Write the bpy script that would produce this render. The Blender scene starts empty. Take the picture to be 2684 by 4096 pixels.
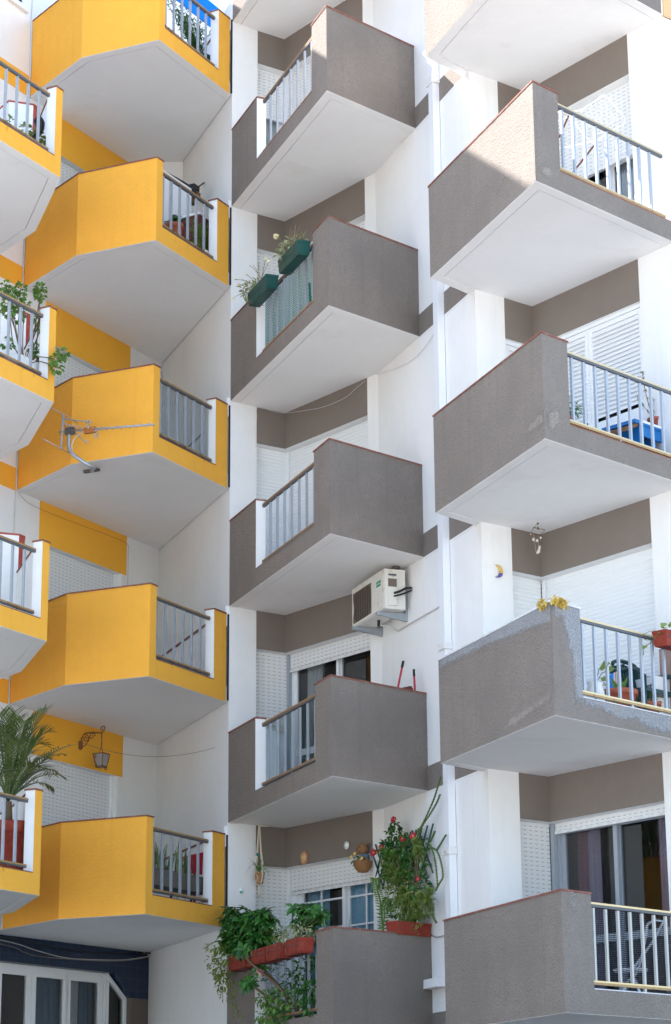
SKY_STR, SUN_STR, EXPO = .15, 4.4, 2.0
import bpy, math, random
from mathutils import Vector, Matrix
R_ = math.radians
scene = bpy.context.scene
COL = scene.collection
V2 = lambda p: Vector((p[0], p[1]))

# ------------------------------------------------------------------ helpers
class MB:
    """collects faces, then links them as ONE mesh object"""
    def __init__(s):
        s.v = []; s.f = []; s.m = []; s.uv = []; s.sm = []
    def face(s, pts, m=0, uv=None, smooth=False):
        i = len(s.v); s.v += [Vector(p) for p in pts]
        s.f.append(tuple(range(i, i + len(pts)))); s.m.append(m); s.uv.append(uv); s.sm.append(smooth)
    def mesh(s, verts, faces, m=0, smooth=False):
        i = len(s.v); s.v += [Vector(p) for p in verts]
        for f in faces:
            s.f.append(tuple(i + k for k in f)); s.m.append(m); s.uv.append(None); s.sm.append(smooth)
    def hexa(s, a, b, m=0, mats=None, skip=()):
        """a: 4 bottom points ccw from above, b: 4 top points; faces: bottom, top, s0..s3"""
        mm = mats or {}
        g = lambda k: mm.get(k, m)
        if 'b' not in skip: s.face([a[3], a[2], a[1], a[0]], g('b'))
        if 't' not in skip: s.face([b[0], b[1], b[2], b[3]], g('t'))
        for k in range(4):
            if k in skip: continue
            j = (k + 1) % 4
            s.face([a[k], a[j], b[j], b[k]], g(k))
    def box(s, c, size, m=0, rot=None):
        c = Vector(c); x, y, z = (q / 2 for q in size)
        pts = [Vector(p) for p in ((-x,-y,-z),(x,-y,-z),(x,y,-z),(-x,y,-z),(-x,-y,z),(x,-y,z),(x,y,z),(-x,y,z))]
        if rot is not None: pts = [rot @ p for p in pts]
        pts = [p + c for p in pts]
        s.hexa(pts[:4], pts[4:], m)
    def fbox(s, F, t0, t1, o0, o1, z0, z1, m=0, mats=None):
        a = [F(t0,o0,z0), F(t1,o0,z0), F(t1,o1,z0), F(t0,o1,z0)]
        b = [F(t0,o0,z1), F(t1,o0,z1), F(t1,o1,z1), F(t0,o1,z1)]
        s.hexa(a, b, m, mats)
    def tube(s, pts, r, n=6, m=0, cap=True, smooth=True):
        pts = [Vector(p) for p in pts]; rs = r if isinstance(r, (list, tuple)) else [r] * len(pts)
        ring = []; up = Vector((0.12, 0.31, 0.94))
        for i, p in enumerate(pts):
            d = (pts[min(i+1, len(pts)-1)] - pts[max(i-1, 0)])
            d = d.normalized() if d.length > 1e-9 else Vector((0,0,1))
            x = d.cross(up)
            if x.length < 1e-3: x = d.cross(Vector((1,0,0)))
            x.normalize(); y = d.cross(x)
            ring.append([p + (x*math.cos(k*2*math.pi/n) + y*math.sin(k*2*math.pi/n)) * rs[i] for k in range(n)])
        verts = [q for g in ring for q in g]; faces = []
        for i in range(len(pts)-1):
            for k in range(n):
                j = (k+1) % n
                faces.append((i*n+k, i*n+j, (i+1)*n+j, (i+1)*n+k))
        if cap:
            faces.append(tuple(range(n-1, -1, -1))); faces.append(tuple((len(pts)-1)*n + k for k in range(n)))
        s.mesh(verts, faces, m, smooth)
    def lathe(s, c, prof, n=20, m=0, smooth=True, tilt=None):
        c = Vector(c); verts = []; faces = []
        for r, z in prof:
            for k in range(n):
                a = 2*math.pi*k/n; p = Vector((r*math.cos(a), r*math.sin(a), z))
                verts.append(c + (tilt @ p if tilt is not None else p))
        for i in range(len(prof)-1):
            for k in range(n):
                j = (k+1) % n
                faces.append((i*n+k, i*n+j, (i+1)*n+j, (i+1)*n+k))
        s.mesh(verts, faces, m, smooth)
    def prism(s, poly, z0, z1, m=0, mats=None):
        mm = mats or {}
        n = len(poly)
        s.face([(p[0],p[1],z0) for p in reversed(poly)], mm.get('b', m)); s.face([(p[0],p[1],z1) for p in poly], mm.get('t', m))
        for k in range(n):
            p, q = poly[k], poly[(k+1) % n]
            s.face([(p[0],p[1],z0),(q[0],q[1],z0),(q[0],q[1],z1),(p[0],p[1],z1)], mm.get(k, m))
    def build(s, name, mats, parent=None, merge=False):
        me = bpy.data.meshes.new(name)
        off = ORG.get(parent.name, Vector()) if parent else Vector()
        me.from_pydata([p - off for p in s.v], [], s.f)
        if not isinstance(mats, (list, tuple)): mats = [mats]
        for mt in mats: me.materials.append(mt)
        me.polygons.foreach_set('material_index', s.m)
        me.polygons.foreach_set('use_smooth', s.sm)
        if any(u is not None for u in s.uv):
            L = me.uv_layers.new(name='UVMap')
            for poly, u in zip(me.polygons, s.uv):
                if u:
                    for k, li in enumerate(poly.loop_indices): L.data[li].uv = u[k]
        me.update()
        o = bpy.data.objects.new(name, me); COL.objects.link(o)
        if parent:
            o.parent = parent; ORG[o.name] = off
        return o
ORG = {}
def tag(o, label, cat, group=None, kind=None):
    if label: o['label'] = label
    if cat: o['category'] = cat
    if group: o['group'] = group
    if kind: o['kind'] = kind
    return o
def thing(name, label, cat, loc, group=None):
    o = bpy.data.objects.new(name, None); COL.objects.link(o)
    o.location = loc; o.empty_display_size = .1; ORG[o.name] = Vector(loc)
    return tag(o, label, cat, group)
class Fr:
    """vertical wall frame: t along, o outward (to the street), z up"""
    def __init__(s, p, q):
        s.p = V2(p); d = V2(q) - s.p; s.L = d.length; s.d = d / s.L
        s.n = Vector((s.d.y, -s.d.x))            # right of the direction = street side
    def __call__(s, t, o, z):
        w = s.p + s.d*t + s.n*o
        return Vector((w.x, w.y, z))
def isect(p, d, q, e):
    den = d.x*e.y - d.y*e.x
    k = ((q.x-p.x)*e.y - (q.y-p.y)*e.x) / den
    return p + d*k
def offset_poly(poly, dist, closed=True):
    """move every edge to its left by dist[k] (edge k: k -> k+1)"""
    P = [V2(p) for p in poly]; n = len(P); ne = n if closed else n-1
    L = []
    for k in range(ne):
        d = (P[(k+1) % n] - P[k]).normalized(); nn = Vector((-d.y, d.x)); L.append((P[k] + nn*dist[k], d))
    out = []
    for k in range(n):
        if not closed and k == 0: out.append(L[0][0]); continue
        if not closed and k == n-1:
            d = L[-1][1]; out.append(P[-1] + Vector((-d.y, d.x))*dist[-1]); continue
        a, b = L[k-1], L[k % ne]
        if abs(a[1].x*b[1].y - a[1].y*b[1].x) < .02: out.append(b[0])
        else: out.append(isect(a[0], a[1], b[0], b[1]))
    return out

# ------------------------------------------------------------------ materials
def mat(name, col, rough=.8, metal=0., spec=.4):
    m = bpy.data.materials.new(name); m.use_nodes = True
    b = m.node_tree.nodes['Principled BSDF']
    b.inputs['Base Color'].default_value = (*col, 1); b.inputs['Roughness'].default_value = rough
    b.inputs['Metallic'].default_value = metal; b.inputs['Specular IOR Level'].default_value = spec
    return m
def N(m, t, **k):
    n = m.node_tree.nodes.new(t)
    for a, v in k.items(): setattr(n, a, v)
    return n
def lk(m, a, b): m.node_tree.links.new(a, b)
def bsdf(m): return m.node_tree.nodes['Principled BSDF']
def coords(m):
    g = N(m, 'ShaderNodeNewGeometry'); return g.outputs['Position']
def noise(m, vec, scale, detail=4, rough=.55):
    n = N(m, 'ShaderNodeTexNoise'); n.inputs['Scale'].default_value = scale
    n.inputs['Detail'].default_value = detail; n.inputs['Roughness'].default_value = rough
    lk(m, vec, n.inputs['Vector']); return n.outputs['Fac']
def ramp(m, fac, stops):
    r = N(m, 'ShaderNodeValToRGB'); e = r.color_ramp.elements
    while len(e) < len(stops): e.new(.5)
    for k, (p, c) in enumerate(stops):
        e[k].position = p; e[k].color = (*c, 1) if len(c) == 3 else c
    lk(m, fac, r.inputs['Fac']); return r.outputs['Color']
def mix(m, fac, a, b, mode='MIX'):
    x = N(m, 'ShaderNodeMix', data_type='RGBA', blend_type=mode)
    for s, v in ((x.inputs[0], fac), (x.inputs[6], a), (x.inputs[7], b)):
        if hasattr(v, 'is_linked'): lk(m, v, s)
        elif isinstance(v, tuple): s.default_value = (*v, 1)
        else: s.default_value = v
    return x.outputs[2]
def bump(m, h, strength, dist=.01):
    b = N(m, 'ShaderNodeBump'); b.inputs['Strength'].default_value = strength; b.inputs['Distance'].default_value = dist
    lk(m, h, b.inputs['Height']); lk(m, b.outputs['Normal'], bsdf(m).inputs['Normal'])
def W(c): return (c, c, c)

def stucco(name, col, var=.10, bscale=38, bstr=.5, bdist=.012, stain=None, streak=0., speck=0.):
    """rough-cast render: coarse crumbs, blotches and weathering"""
    m = mat(name, col, .92, 0, .2); P = coords(m)
    big = noise(m, P, 1.3, 5); mid = noise(m, P, 9, 4); fine = noise(m, P, bscale, 3, .6)
    c = mix(m, ramp(m, big, [(.3, W(0)), (.7, W(1))]), tuple(x*(1-var) for x in col), tuple(min(1, x*(1+var)) for x in col))
    c = mix(m, ramp(m, mid, [(.35, W(0)), (.75, W(.55))]), c, tuple(x*(1-var*1.1) for x in col))
    if speck:
        c = mix(m, ramp(m, noise(m, P, bscale*1.15, 2, .7), [(.30, W(1)), (.52, W(0))]), c, tuple(x*(1-speck) for x in col))
    if stain:
        s = noise(m, P, .9, 6, .62)
        c = mix(m, ramp(m, s, [(.60, W(0)), (.67, W(.75))]), c, stain)
    if streak:
        mp = N(m, 'ShaderNodeMapping'); mp.inputs['Scale'].default_value = (7, 7, .35); lk(m, P, mp.inputs['Vector'])
        s = noise(m, mp.outputs['Vector'], 1.0, 4, .6)
        c = mix(m, ramp(m, s, [(.56, W(0)), (.74, W(streak))]), c, tuple(x*.55 for x in col))
    lk(m, c, bsdf(m).inputs['Base Color'])
    v = N(m, 'ShaderNodeTexVoronoi'); v.inputs['Scale'].default_value = bscale*1.6; lk(m, P, v.inputs['Vector'])
    h = mix(m, .5, fine, v.outputs['Distance'])
    bump(m, h, bstr, bdist)
    return m
M = {}
M['white'] = stucco('white_wall_render', (.80,.79,.77), .035, 45, .22, .006, streak=.10)
M['soffit'] = stucco('white_soffit_paint', (.79,.775,.75), .03, 30, .10, .004, stain=(.73,.71,.675), streak=.03)
M['grey'] = stucco('grey_roughcast', (.232,.198,.170), .12, 28, .8, .017, streak=.22, speck=.14)
M['greyb'] = stucco('grey_smooth_render', (.205,.172,.146), .06, 42, .35, .008)
M['yel'] = stucco('yellow_roughcast', (.87,.435,.06), .07, 34, .5, .013, streak=.13, speck=.035)
M['yelb'] = stucco('yellow_smooth_render', (.87,.425,.045), .03, 42, .25, .006)
M['patch'] = stucco('bare_cement_patch', (.40,.41,.43), .12, 16, .35, .008, stain=(.5,.36,.27))
M['pale'] = stucco('worn_pale_patch', (.42,.385,.335), .10, 30, .6, .012)
M['orange'] = stucco('orange_render', (.70,.44,.23), .05, 30, .5, .01)
def terracotta(name, a, b, worn):
    m = mat(name, a, .8); P = coords(m)
    c = mix(m, ramp(m, noise(m, P, 9, 5), [(.35, W(0)), (.65, W(1))]), a, b)
    c = mix(m, ramp(m, noise(m, P, 14, 5, .7), [(.56, W(0)), (.64, W(.8))]), c, worn)
    lk(m, c, bsdf(m).inputs['Base Color']); bump(m, noise(m, P, 60, 3), .4, .005); return m
M['tile'] = terracotta('terracotta_coping', (.20,.065,.045), (.27,.105,.075), (.27,.20,.165))
M['redtile'] = terracotta('red_tile', (.33,.05,.035), (.40,.075,.05), (.30,.07,.05))
M['wcop'] = terracotta('white_coping', (.62,.62,.62), (.70,.70,.70), (.5,.45,.42))
def metal_paint(name, col, rough=.45, metal=.0, var=.12, rust=None):
    m = mat(name, col, rough, metal); P = coords(m)
    c = mix(m, noise(m, P, 20, 5), tuple(x*(1-var) for x in col), tuple(min(1, x*(1+var)) for x in col))
    if rust: c = mix(m, ramp(m, noise(m, P, 11, 6, .7), [(.58, W(0)), (.66, W(.85))]), c, rust)
    lk(m, c, bsdf(m).inputs['Base Color']); bump(m, noise(m, P, 90, 2), .12, .002); return m
M['alu'] = metal_paint('pale_aluminium', (.36,.39,.43), .42, .25)
M['rail'] = metal_paint('weathered_brass_rail', (.40,.25,.10), .5, .1, .25, (.18,.10,.06))
M['railg'] = metal_paint('golden_anodised_rail', (.62,.46,.25), .38, .45, .12)
M['railw'] = metal_paint('brown_varnished_rail', (.36,.19,.07), .45, 0, .25, (.20,.11,.05))
M['creambar'] = metal_paint('cream_painted_bar', (.50,.48,.44), .4, 0, .08)
M['pvc'] = metal_paint('white_pvc', (.78,.79,.80), .35, 0, .03)
M['cream'] = metal_paint('cream_enamel', (.70,.68,.62), .4, 0, .06, (.55,.45,.34))
M['steel'] = metal_paint('galvanised_steel', (.38,.42,.46), .4, .6, .2)
M['dkgrey'] = metal_paint('dark_grey_metal', (.11,.11,.115), .5, .2)
M['rust'] = metal_paint('rusty_iron', (.22,.09,.04), .8, .2, .3, (.5,.3,.2))
M['black'] = mat('black_rubber', (.012,.012,.013), .5)
M['cable'] = mat('grey_cable', (.16,.15,.14), .6)
M['wcable'] = mat('white_cable', (.6,.59,.56), .6)
M['gap'] = mat('dark_joint_and_backing', (.02,.02,.02), 1)  # black for joints, and for backings that paint in unlit depth
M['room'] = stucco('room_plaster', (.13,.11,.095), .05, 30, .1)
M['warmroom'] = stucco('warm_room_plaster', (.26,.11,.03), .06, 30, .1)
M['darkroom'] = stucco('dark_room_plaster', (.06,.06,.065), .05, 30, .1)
def glass(name, tint=(.78,.82,.84), refl=.045):
    m = bpy.data.materials.new(name); m.use_nodes = True; nt = m.node_tree; nt.nodes.clear()
    out = N(m, 'ShaderNodeOutputMaterial'); tr = N(m, 'ShaderNodeBsdfTransparent'); gl = N(m, 'ShaderNodeBsdfGlossy')
    tr.inputs['Color'].default_value = (*tint, 1); gl.inputs['Roughness'].default_value = .015
    fr = N(m, 'ShaderNodeFresnel'); fr.inputs['IOR'].default_value = 1.5
    ad = N(m, 'ShaderNodeMath', operation='ADD'); ad.inputs[1].default_value = refl; ad.use_clamp = True
    mx = N(m, 'ShaderNodeMixShader')
    lk(m, fr.outputs[0], ad.inputs[0]); lk(m, ad.outputs[0], mx.inputs[0]); lk(m, tr.outputs[0], mx.inputs[1]); lk(m, gl.outputs[0], mx.inputs[2]); lk(m, mx.outputs[0], out.inputs[0])
    return m
M['glass'] = glass('window_glass')
def shutter_mat(name, col, holes=True, pitch=.048):
    """roller shutter slats; rows of little ventilation slots at each joint (UV in metres)"""
    m = mat(name, col, .45, 0, .4)
    if holes:
        uv = N(m, 'ShaderNodeUVMap'); sx = N(m, 'ShaderNodeSeparateXYZ'); lk(m, uv.outputs[0], sx.inputs[0])
        def fr(sock, per):
            a = N(m, 'ShaderNodeMath', operation='DIVIDE'); a.inputs[1].default_value = per; lk(m, sock, a.inputs[0])
            b = N(m, 'ShaderNodeMath', operation='FRACT'); lk(m, a.outputs[0], b.inputs[0]); return b.outputs[0]
        def lt(sock, v):
            a = N(m, 'ShaderNodeMath', operation='LESS_THAN'); a.inputs[1].default_value = v; lk(m, sock, a.inputs[0]); return a.outputs[0]
        u = lt(fr(sx.outputs[0], .085), .52); v = lt(fr(sx.outputs[1], pitch), .13)
        mul = N(m, 'ShaderNodeMath', operation='MULTIPLY'); lk(m, u, mul.inputs[0]); lk(m, v, mul.inputs[1])
        lk(m, mix(m, mul.outputs[0], col, (.30,.29,.28)), bsdf(m).inputs['Base Color'])
    return m
M['shut'] = shutter_mat('slotted_roller_shutter', (.74,.74,.73))
M['shutc'] = shutter_mat('closed_roller_shutter', (.76,.77,.77), False)
def net_mat(name, col, cell, wire):
    m = bpy.data.materials.new(name); m.use_nodes = True; nt = m.node_tree; nt.nodes.clear()
    out = N(m, 'ShaderNodeOutputMaterial'); tr = N(m, 'ShaderNodeBsdfTransparent'); df = N(m, 'ShaderNodeBsdfDiffuse'); df.inputs[0].default_value = (*col, 1)
    uv = N(m, 'ShaderNodeUVMap'); sx = N(m, 'ShaderNodeSeparateXYZ'); lk(m, uv.outputs[0], sx.inputs[0]); res = []
    for k in (0, 1):
        a = N(m, 'ShaderNodeMath', operation='DIVIDE'); a.inputs[1].default_value = cell; lk(m, sx.outputs[k], a.inputs[0])
        b = N(m, 'ShaderNodeMath', operation='FRACT'); lk(m, a.outputs[0], b.inputs[0])
        c = N(m, 'ShaderNodeMath', operation='LESS_THAN'); c.inputs[1].default_value = wire; lk(m, b.outputs[0], c.inputs[0]); res.append(c.outputs[0])
    mx = N(m, 'ShaderNodeMath', operation='MAXIMUM'); lk(m, res[0], mx.inputs[0]); lk(m, res[1], mx.inputs[1])
    ms = N(m, 'ShaderNodeMixShader'); lk(m, mx.outputs[0], ms.inputs[0]); lk(m, tr.outputs[0], ms.inputs[1]); lk(m, df.outputs[0], ms.inputs[2]); lk(m, ms.outputs[0], out.inputs[0])
    return m
M['netg'] = net_mat('green_plastic_net', (.02,.17,.11), .026, .34)
M['netd'] = net_mat('dark_green_net', (.02,.05,.035), .022, .24)
M['netw'] = net_mat('grey_wire_net', (.16,.20,.22), .030, .30)
M['netb'] = net_mat('fine_black_net', (.03,.03,.035), .020, .30)
def leafm(name, a, b, rough=.5):
    m = mat(name, a, rough, 0, .35); g = N(m, 'ShaderNodeNewGeometry')
    c = mix(m, g.outputs['Random Per Island'], a, b); lk(m, c, bsdf(m).inputs['Base Color'])
    bsdf(m).inputs['Transmission Weight'].default_value = 0
    return m
M['leaf_dk'] = leafm('dark_glossy_leaf', (.012,.060,.010), (.05,.17,.024), .3)
M['leaf_md'] = leafm('mid_green_leaf', (.07,.16,.025), (.15,.27,.05))
M['leaf_yl'] = leafm('yellow_green_leaf', (.12,.19,.02), (.22,.27,.05))
M['leaf_pl'] = leafm('pale_variegated_leaf', (.20,.24,.10), (.42,.42,.26))
M['leaf_ol'] = leafm('olive_succulent_leaf', (.09,.15,.025), (.21,.27,.06))
M['leaf_bl'] = leafm('bluish_leaf', (.05,.13,.06), (.11,.25,.13))
M['leaf_dry'] = leafm('dry_leaf', (.17,.12,.05), (.30,.25,.12))
M['palm'] = leafm('palm_leaf', (.05,.09,.02), (.14,.18,.055), .45)
M['agave'] = leafm('sansevieria_leaf', (.05,.10,.035), (.17,.21,.08), .45)
M['cactus'] = leafm('cactus_stem', (.05,.10,.02), (.09,.15,.03), .5)
M['stem'] = metal_paint('woody_stem', (.14,.09,.05), .85, 0, .3)
M['gstem'] = mat('green_stem', (.09,.13,.04), .7)
M['clay'] = terracotta('terracotta_pot', (.34,.085,.045), (.42,.12,.07), (.36,.16,.11))
M['redpl'] = terracotta('red_plastic_planter', (.23,.028,.014), (.28,.04,.02), (.27,.06,.035))
M['greenpl'] = metal_paint('dark_green_plastic', (.006,.060,.048), .42, 0, .15)
M['dkgreenpl'] = metal_paint('dark_green_chair_plastic', (.008,.04,.04), .4, 0, .1)
M['soil'] = mat('soil', (.045,.03,.02), 1)
M['redfl'] = mat('crimson_petal', (.33,.006,.035), .6)
M['pinkfl'] = mat('pink_petal', (.75,.28,.34), .6)
M['wfl'] = mat('cream_petal', (.78,.70,.42), .7)
M['yfl'] = mat('yellow_petal', (.75,.52,.08), .7)
M['blue'] = stucco('bright_blue_paint', (.004,.16,.58), .05, 40, .2, .004)
M['bluewood'] = metal_paint('blue_painted_wood', (.008,.15,.42), .5, 0, .1)
def tilem():
    m = mat('dark_blue_tiles', (.012,.045,.10), .25, 0, .5); uv = N(m, 'ShaderNodeUVMap')
    b = N(m, 'ShaderNodeTexBrick'); b.offset = 0; b.inputs['Scale'].default_value = 1; b.inputs['Mortar Size'].default_value = .004
    b.inputs['Brick Width'].default_value = .155; b.inputs['Row Height'].default_value = .155
    b.inputs['Color1'].default_value = (.005,.016,.045,1); b.inputs['Color2'].default_value = (.007,.024,.062,1); b.inputs['Mortar'].default_value = (.03,.045,.07,1)
    lk(m, uv.outputs[0], b.inputs['Vector'])
    c = mix(m, ramp(m, noise(m, coords(m), 6, 3), [(.4, W(0)), (.7, W(.4))]), b.outputs['Color'], (.012,.03,.065))
    lk(m, c, bsdf(m).inputs['Base Color']); return m
M['tiles'] = tilem()
def cloth(name, col, tr=.35):
    m = mat(name, col, .9, 0, .1); P = coords(m)
    lk(m, mix(m, noise(m, P, 30, 3), tuple(x*.85 for x in col), tuple(min(1, x*1.1) for x in col)), bsdf(m).inputs['Base Color']); return m
M['cur_w'] = cloth('pale_curtain', (.62,.63,.62)); M['cur_b'] = cloth('blue_curtain', (.26,.50,.64)); M['cur_r'] = cloth('mauve_curtain', (.24,.10,.14)); M['cur_g'] = cloth('grey_blue_curtain', (.13,.20,.28)); M['cur_l'] = cloth('lilac_sheer', (.30,.24,.31))
M['wood'] = metal_paint('brown_wood', (.16,.075,.035), .6, 0, .3)
M['cabinet'] = metal_paint('mahogany_wood', (.12,.03,.018), .5, 0, .25)
M['rope'] = stucco('cotton_rope', (.66,.60,.48), .1, 160, .5, .004)
M['wicker'] = stucco('wicker', (.33,.17,.07), .25, 120, .8, .006)
M['fur'] = stucco('brown_plush', (.33,.17,.08), .15, 120, .6, .004)
M['ywhite'] = mat('white_glaze', (.78,.78,.76), .25)
M['redpaint'] = mat('red_plastic', (.45,.02,.04), .4)
M['conc'] = stucco('weathered_concrete', (.17,.16,.14), .25, 22, .6, .01)
# ------------------------------------------------------------------ surveyed plan (metres; camera above the origin)
pts = dict(A=(-1.382,28.288),B=(-.064,24.878),C=(1.048,25.94),D=(.421,27.43),D2=(.558,27.261),E=(-.671,28.813),F=(-1.041,28.558),
 G=(1.634,24.366),G0=(1.581,24.508),P=(1.105,23.988),Q=(2.093,21.376),Rr=(3.75,23.013),T=(1.991,24.63),U=(3.413,23.489),V=(2.344,24.911),
 a=(-4.171,28.295),b=(-3.343,27.187),c=(-2.269,26.705),d=(-1.391,28.287),e=(-2.529,31.265),ff=(-3.935,28.785),g=(-2.956,30.56),
 K=(-3.264,24.803),m=(-3.766,26.38))
pt = {k: V2(v) for k, v in pts.items()}
zm = lambda k: 17.055-2.8*k      # soffits of the middle balconies
zr = lambda k: 14.228-2.8*k      # right balconies
zy = lambda k: 18.785-2.846*k    # yellow balconies
zl = lambda k: 15.935-2.846*k    # far left yellow balconies
F_AB = Fr(pt['A'], pt['B']); F_BC = Fr(pt['B'], pt['C']); F_DE = Fr(pt['E'], pt['D']); F_FE = Fr(pt['F'], pt['E']); F_AF = Fr(pt['A'], pt['F'])
F_u = Fr(pt['D2'], pt['G']); F_GT = Fr(pt['G'], pt['T']); F_PQ = Fr(pt['P'], pt['Q']); F_QR = Fr(pt['Q'], pt['Rr']); F_VU = Fr(pt['V'], pt['U']); F_TV = Fr(pt['T'], pt['V'])
F_cd = Fr(pt['c'], pt['d']); F_bc = Fr(pt['b'], pt['c']); F_ab = Fr(pt['a'], pt['b'])
F_w = Fr(pt['ff'], pt['g']); F_nk = Fr(pt['e'], pt['A'])   # yellow wall; white side wall
wdir = F_w.d; udir = F_u.d
F_K = Fr(pt['K'] - wdir*4, pt['K'])
ROOF = 19.63
# ------------------------------------------------------------------ sky, sun, camera
SUN = Vector((-.6639, .3011, .6845)).normalized()
w = bpy.data.worlds.new('World'); scene.world = w; w.use_nodes = True
nt = w.node_tree; bg = nt.nodes['Background']; sk = nt.nodes.new('ShaderNodeTexSky'); sk.sky_type = 'NISHITA'
sk.sun_disc = False; sk.sun_elevation = math.asin(SUN.z); sk.sun_rotation = math.atan2(SUN.x, SUN.y)
sk.air_density = 1.0; sk.dust_density = 1.0; sk.ozone_density = 1.0
nt.links.new(sk.outputs[0], bg.inputs[0]); bg.inputs[1].default_value = SKY_STR
sl = bpy.data.lights.new('sun', 'SUN'); sl.energy = SUN_STR; sl.angle = R_(.5); sl.color = (1, .97, .94)
so = bpy.data.objects.new('sun', sl); COL.objects.link(so); so.rotation_euler = SUN.to_track_quat('Z', 'Y').to_euler(); so.location = (-20, 10, 30)
cam = bpy.data.cameras.new('camera'); co = bpy.data.objects.new('camera', cam); COL.objects.link(co); scene.camera = co
cam.sensor_fit = 'HORIZONTAL'; cam.sensor_width = 24; cam.lens = 9026.5/2684*24; cam.clip_end = 3000; cam.clip_start = .1
pit = R_(16.3785); rol = R_(-.4603)
fwd = Vector((0, math.cos(pit), math.sin(pit))); upv = Vector((0, -math.sin(pit), math.cos(pit))); rt = Vector((1, 0, 0))
# roll: the picture turned by rol
r2 = rt*math.cos(rol) + upv*math.sin(rol); u2 = upv*math.cos(rol) - rt*math.sin(rol)
co.matrix_world = Matrix(((r2.x, u2.x, -fwd.x, 0), (r2.y, u2.y, -fwd.y, 0), (r2.z, u2.z, -fwd.z, 1.6), (0, 0, 0, 1)))
scene.view_settings.view_transform = 'Standard'; scene.view_settings.look = 'None'; scene.view_settings.gamma = 1
scene.view_settings.exposure = EXPO
scene.cycles.max_bounces = 10; scene.cycles.diffuse_bounces = 6; scene.cycles.transparent_max_bounces = 16

# ------------------------------------------------------------------ ground
def ground(name, x0, x1, y0, y1, z, m):
    b = MB(); b.face([(x0,y0,z),(x1,y0,z),(x1,y1,z),(x0,y1,z)]); o = b.build(name, m); return tag(o, None, None, None, 'structure')
M['asphalt'] = stucco('street_asphalt', (.06,.058,.055), .1, 60, .3)
M['bounce_paving'] = stucco('pale_bounce_paving', (.64,.61,.57), .08, 12, .2)  # pale tone chosen for the light it reflects upwards
ground('ground', -600, 600, -600, 600, 0, M['asphalt'])
ground('bounce_ground', -90, 90, -70, 14.5, .004, M['bounce_paving'])  # unseen, added to throw sunlight up at the higher soffits
ground('pavement', -60, 60, 20, 24, .12, M['asphalt'])
k_ = MB(); k_.box((0, 19.92, .06), (120, .16, .13)); tag(k_.build('kerb', M['conc']), None, None, None, 'structure')

# ------------------------------------------------------------------ the buildings
GB = thing('apartment_building', 'white apartment block with grey-brown wedge-shaped balconies in the middle and on the right', 'apartment building', (0.6, 27, 0))
YB = thing('apartment_building', 'apartment block with bright yellow balconies on the left side', 'apartment building', (-3, 28.5, 0))

def quad_wall(bm, p, q, p2, q2, z0, z1, m=0, mats=None):
    a = [(p.x,p.y,z0),(q.x,q.y,z0),(q2.x,q2.y,z0),(p2.x,p2.y,z0)]
    b = [(p.x,p.y,z1),(q.x,q.y,z1),(q2.x,q2.y,z1),(p2.x,p2.y,z1)]
    bm.hexa(a, b, m, mats)
X_ = pt['Rr'] + Vector((.785,.62))*6
e2 = pt['e'] - udir*1.0
line = [e2, pt['A'], pt['F'], pt['E'], pt['D'], pt['D2'], pt['G'], pt['T'], pt['V'], pt['U'], pt['Rr'], X_]
inn = offset_poly(line, [.25]*11, closed=False)
tops = [17.42, 17.34, None, None, 17.34, 20.1, 20.1, None, None, 20.1, 14.2]
for k, tp in enumerate(tops):
    if tp is None: continue
    b = MB(); quad_wall(b, line[k], line[k+1], inn[k], inn[k+1], 0, tp); b.build('wall', M['white'], GB)
# lintel bands above every window bay
def bands(k, levels, zf):
    for s in levels:
        z = zf(s); b = MB(); quad_wall(b, line[k], line[k+1], inn[k], inn[k+1], z-.50, z+.2, 0, {'b': 1}); b.build('lintel_band', [M['greyb'], M['white']], GB)
for k in (2, 3): bands(k, range(0, 6), zm)
for k in (7, 8): bands(k, range(-1, 5), zr)
# slab-edge bands along the skew white wall
for s in range(0, 7):
    z = zm(s); b = MB()
    b.fbox(F_u, 1.40, 2.98, -.02, .006, z+.0, z+.285); b.build('slab_band', M['grey'], GB)
    b = MB(); b.fbox(F_u, 1.42, 2.98, -.02, .004, z-.030, z-.002); b.build('white_edge_strip', M['soffit'], GB)
b = MB(); b.fbox(F_u, 1.27, 1.86, -.05, .13, 3.60, 3.70); b.build('stone_ledge', M['white'], GB)
# rooms behind the windows
def room(Fw, t0, t1, zlist, mats, dep=3.4):
    zt, zb = zlist
    b = MB()
    n = -Fw.n
    b.fbox(Fw, t0-.15, t0-.05, -dep, -.26, zb, zt); b.fbox(Fw, t1+.02, t1+.12, -dep, -.26, zb, zt); b.fbox(Fw, t0-.15, t1+.12, -dep-.1, -dep, zb, zt)
    return b
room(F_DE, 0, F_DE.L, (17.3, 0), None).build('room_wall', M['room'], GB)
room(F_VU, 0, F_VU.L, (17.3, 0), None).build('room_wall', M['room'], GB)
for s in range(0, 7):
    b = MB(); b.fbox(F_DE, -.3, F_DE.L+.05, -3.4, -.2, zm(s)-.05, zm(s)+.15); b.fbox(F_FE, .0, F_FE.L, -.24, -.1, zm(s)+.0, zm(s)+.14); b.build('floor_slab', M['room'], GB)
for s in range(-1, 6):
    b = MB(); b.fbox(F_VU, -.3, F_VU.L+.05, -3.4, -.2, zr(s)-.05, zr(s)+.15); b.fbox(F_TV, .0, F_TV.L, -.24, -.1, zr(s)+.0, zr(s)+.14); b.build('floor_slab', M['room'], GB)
b = MB(); b.prism([pt['A']+Vector((.05,.12)), pt['F'], pt['E'], pt['D'], pt['D2'], pt['D2']+Vector((6,5)), pt['A']+Vector((5,7)), e2+Vector((.3,.5))], 17.2, 17.34); b.build('roof', M['white'], GB)
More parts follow.
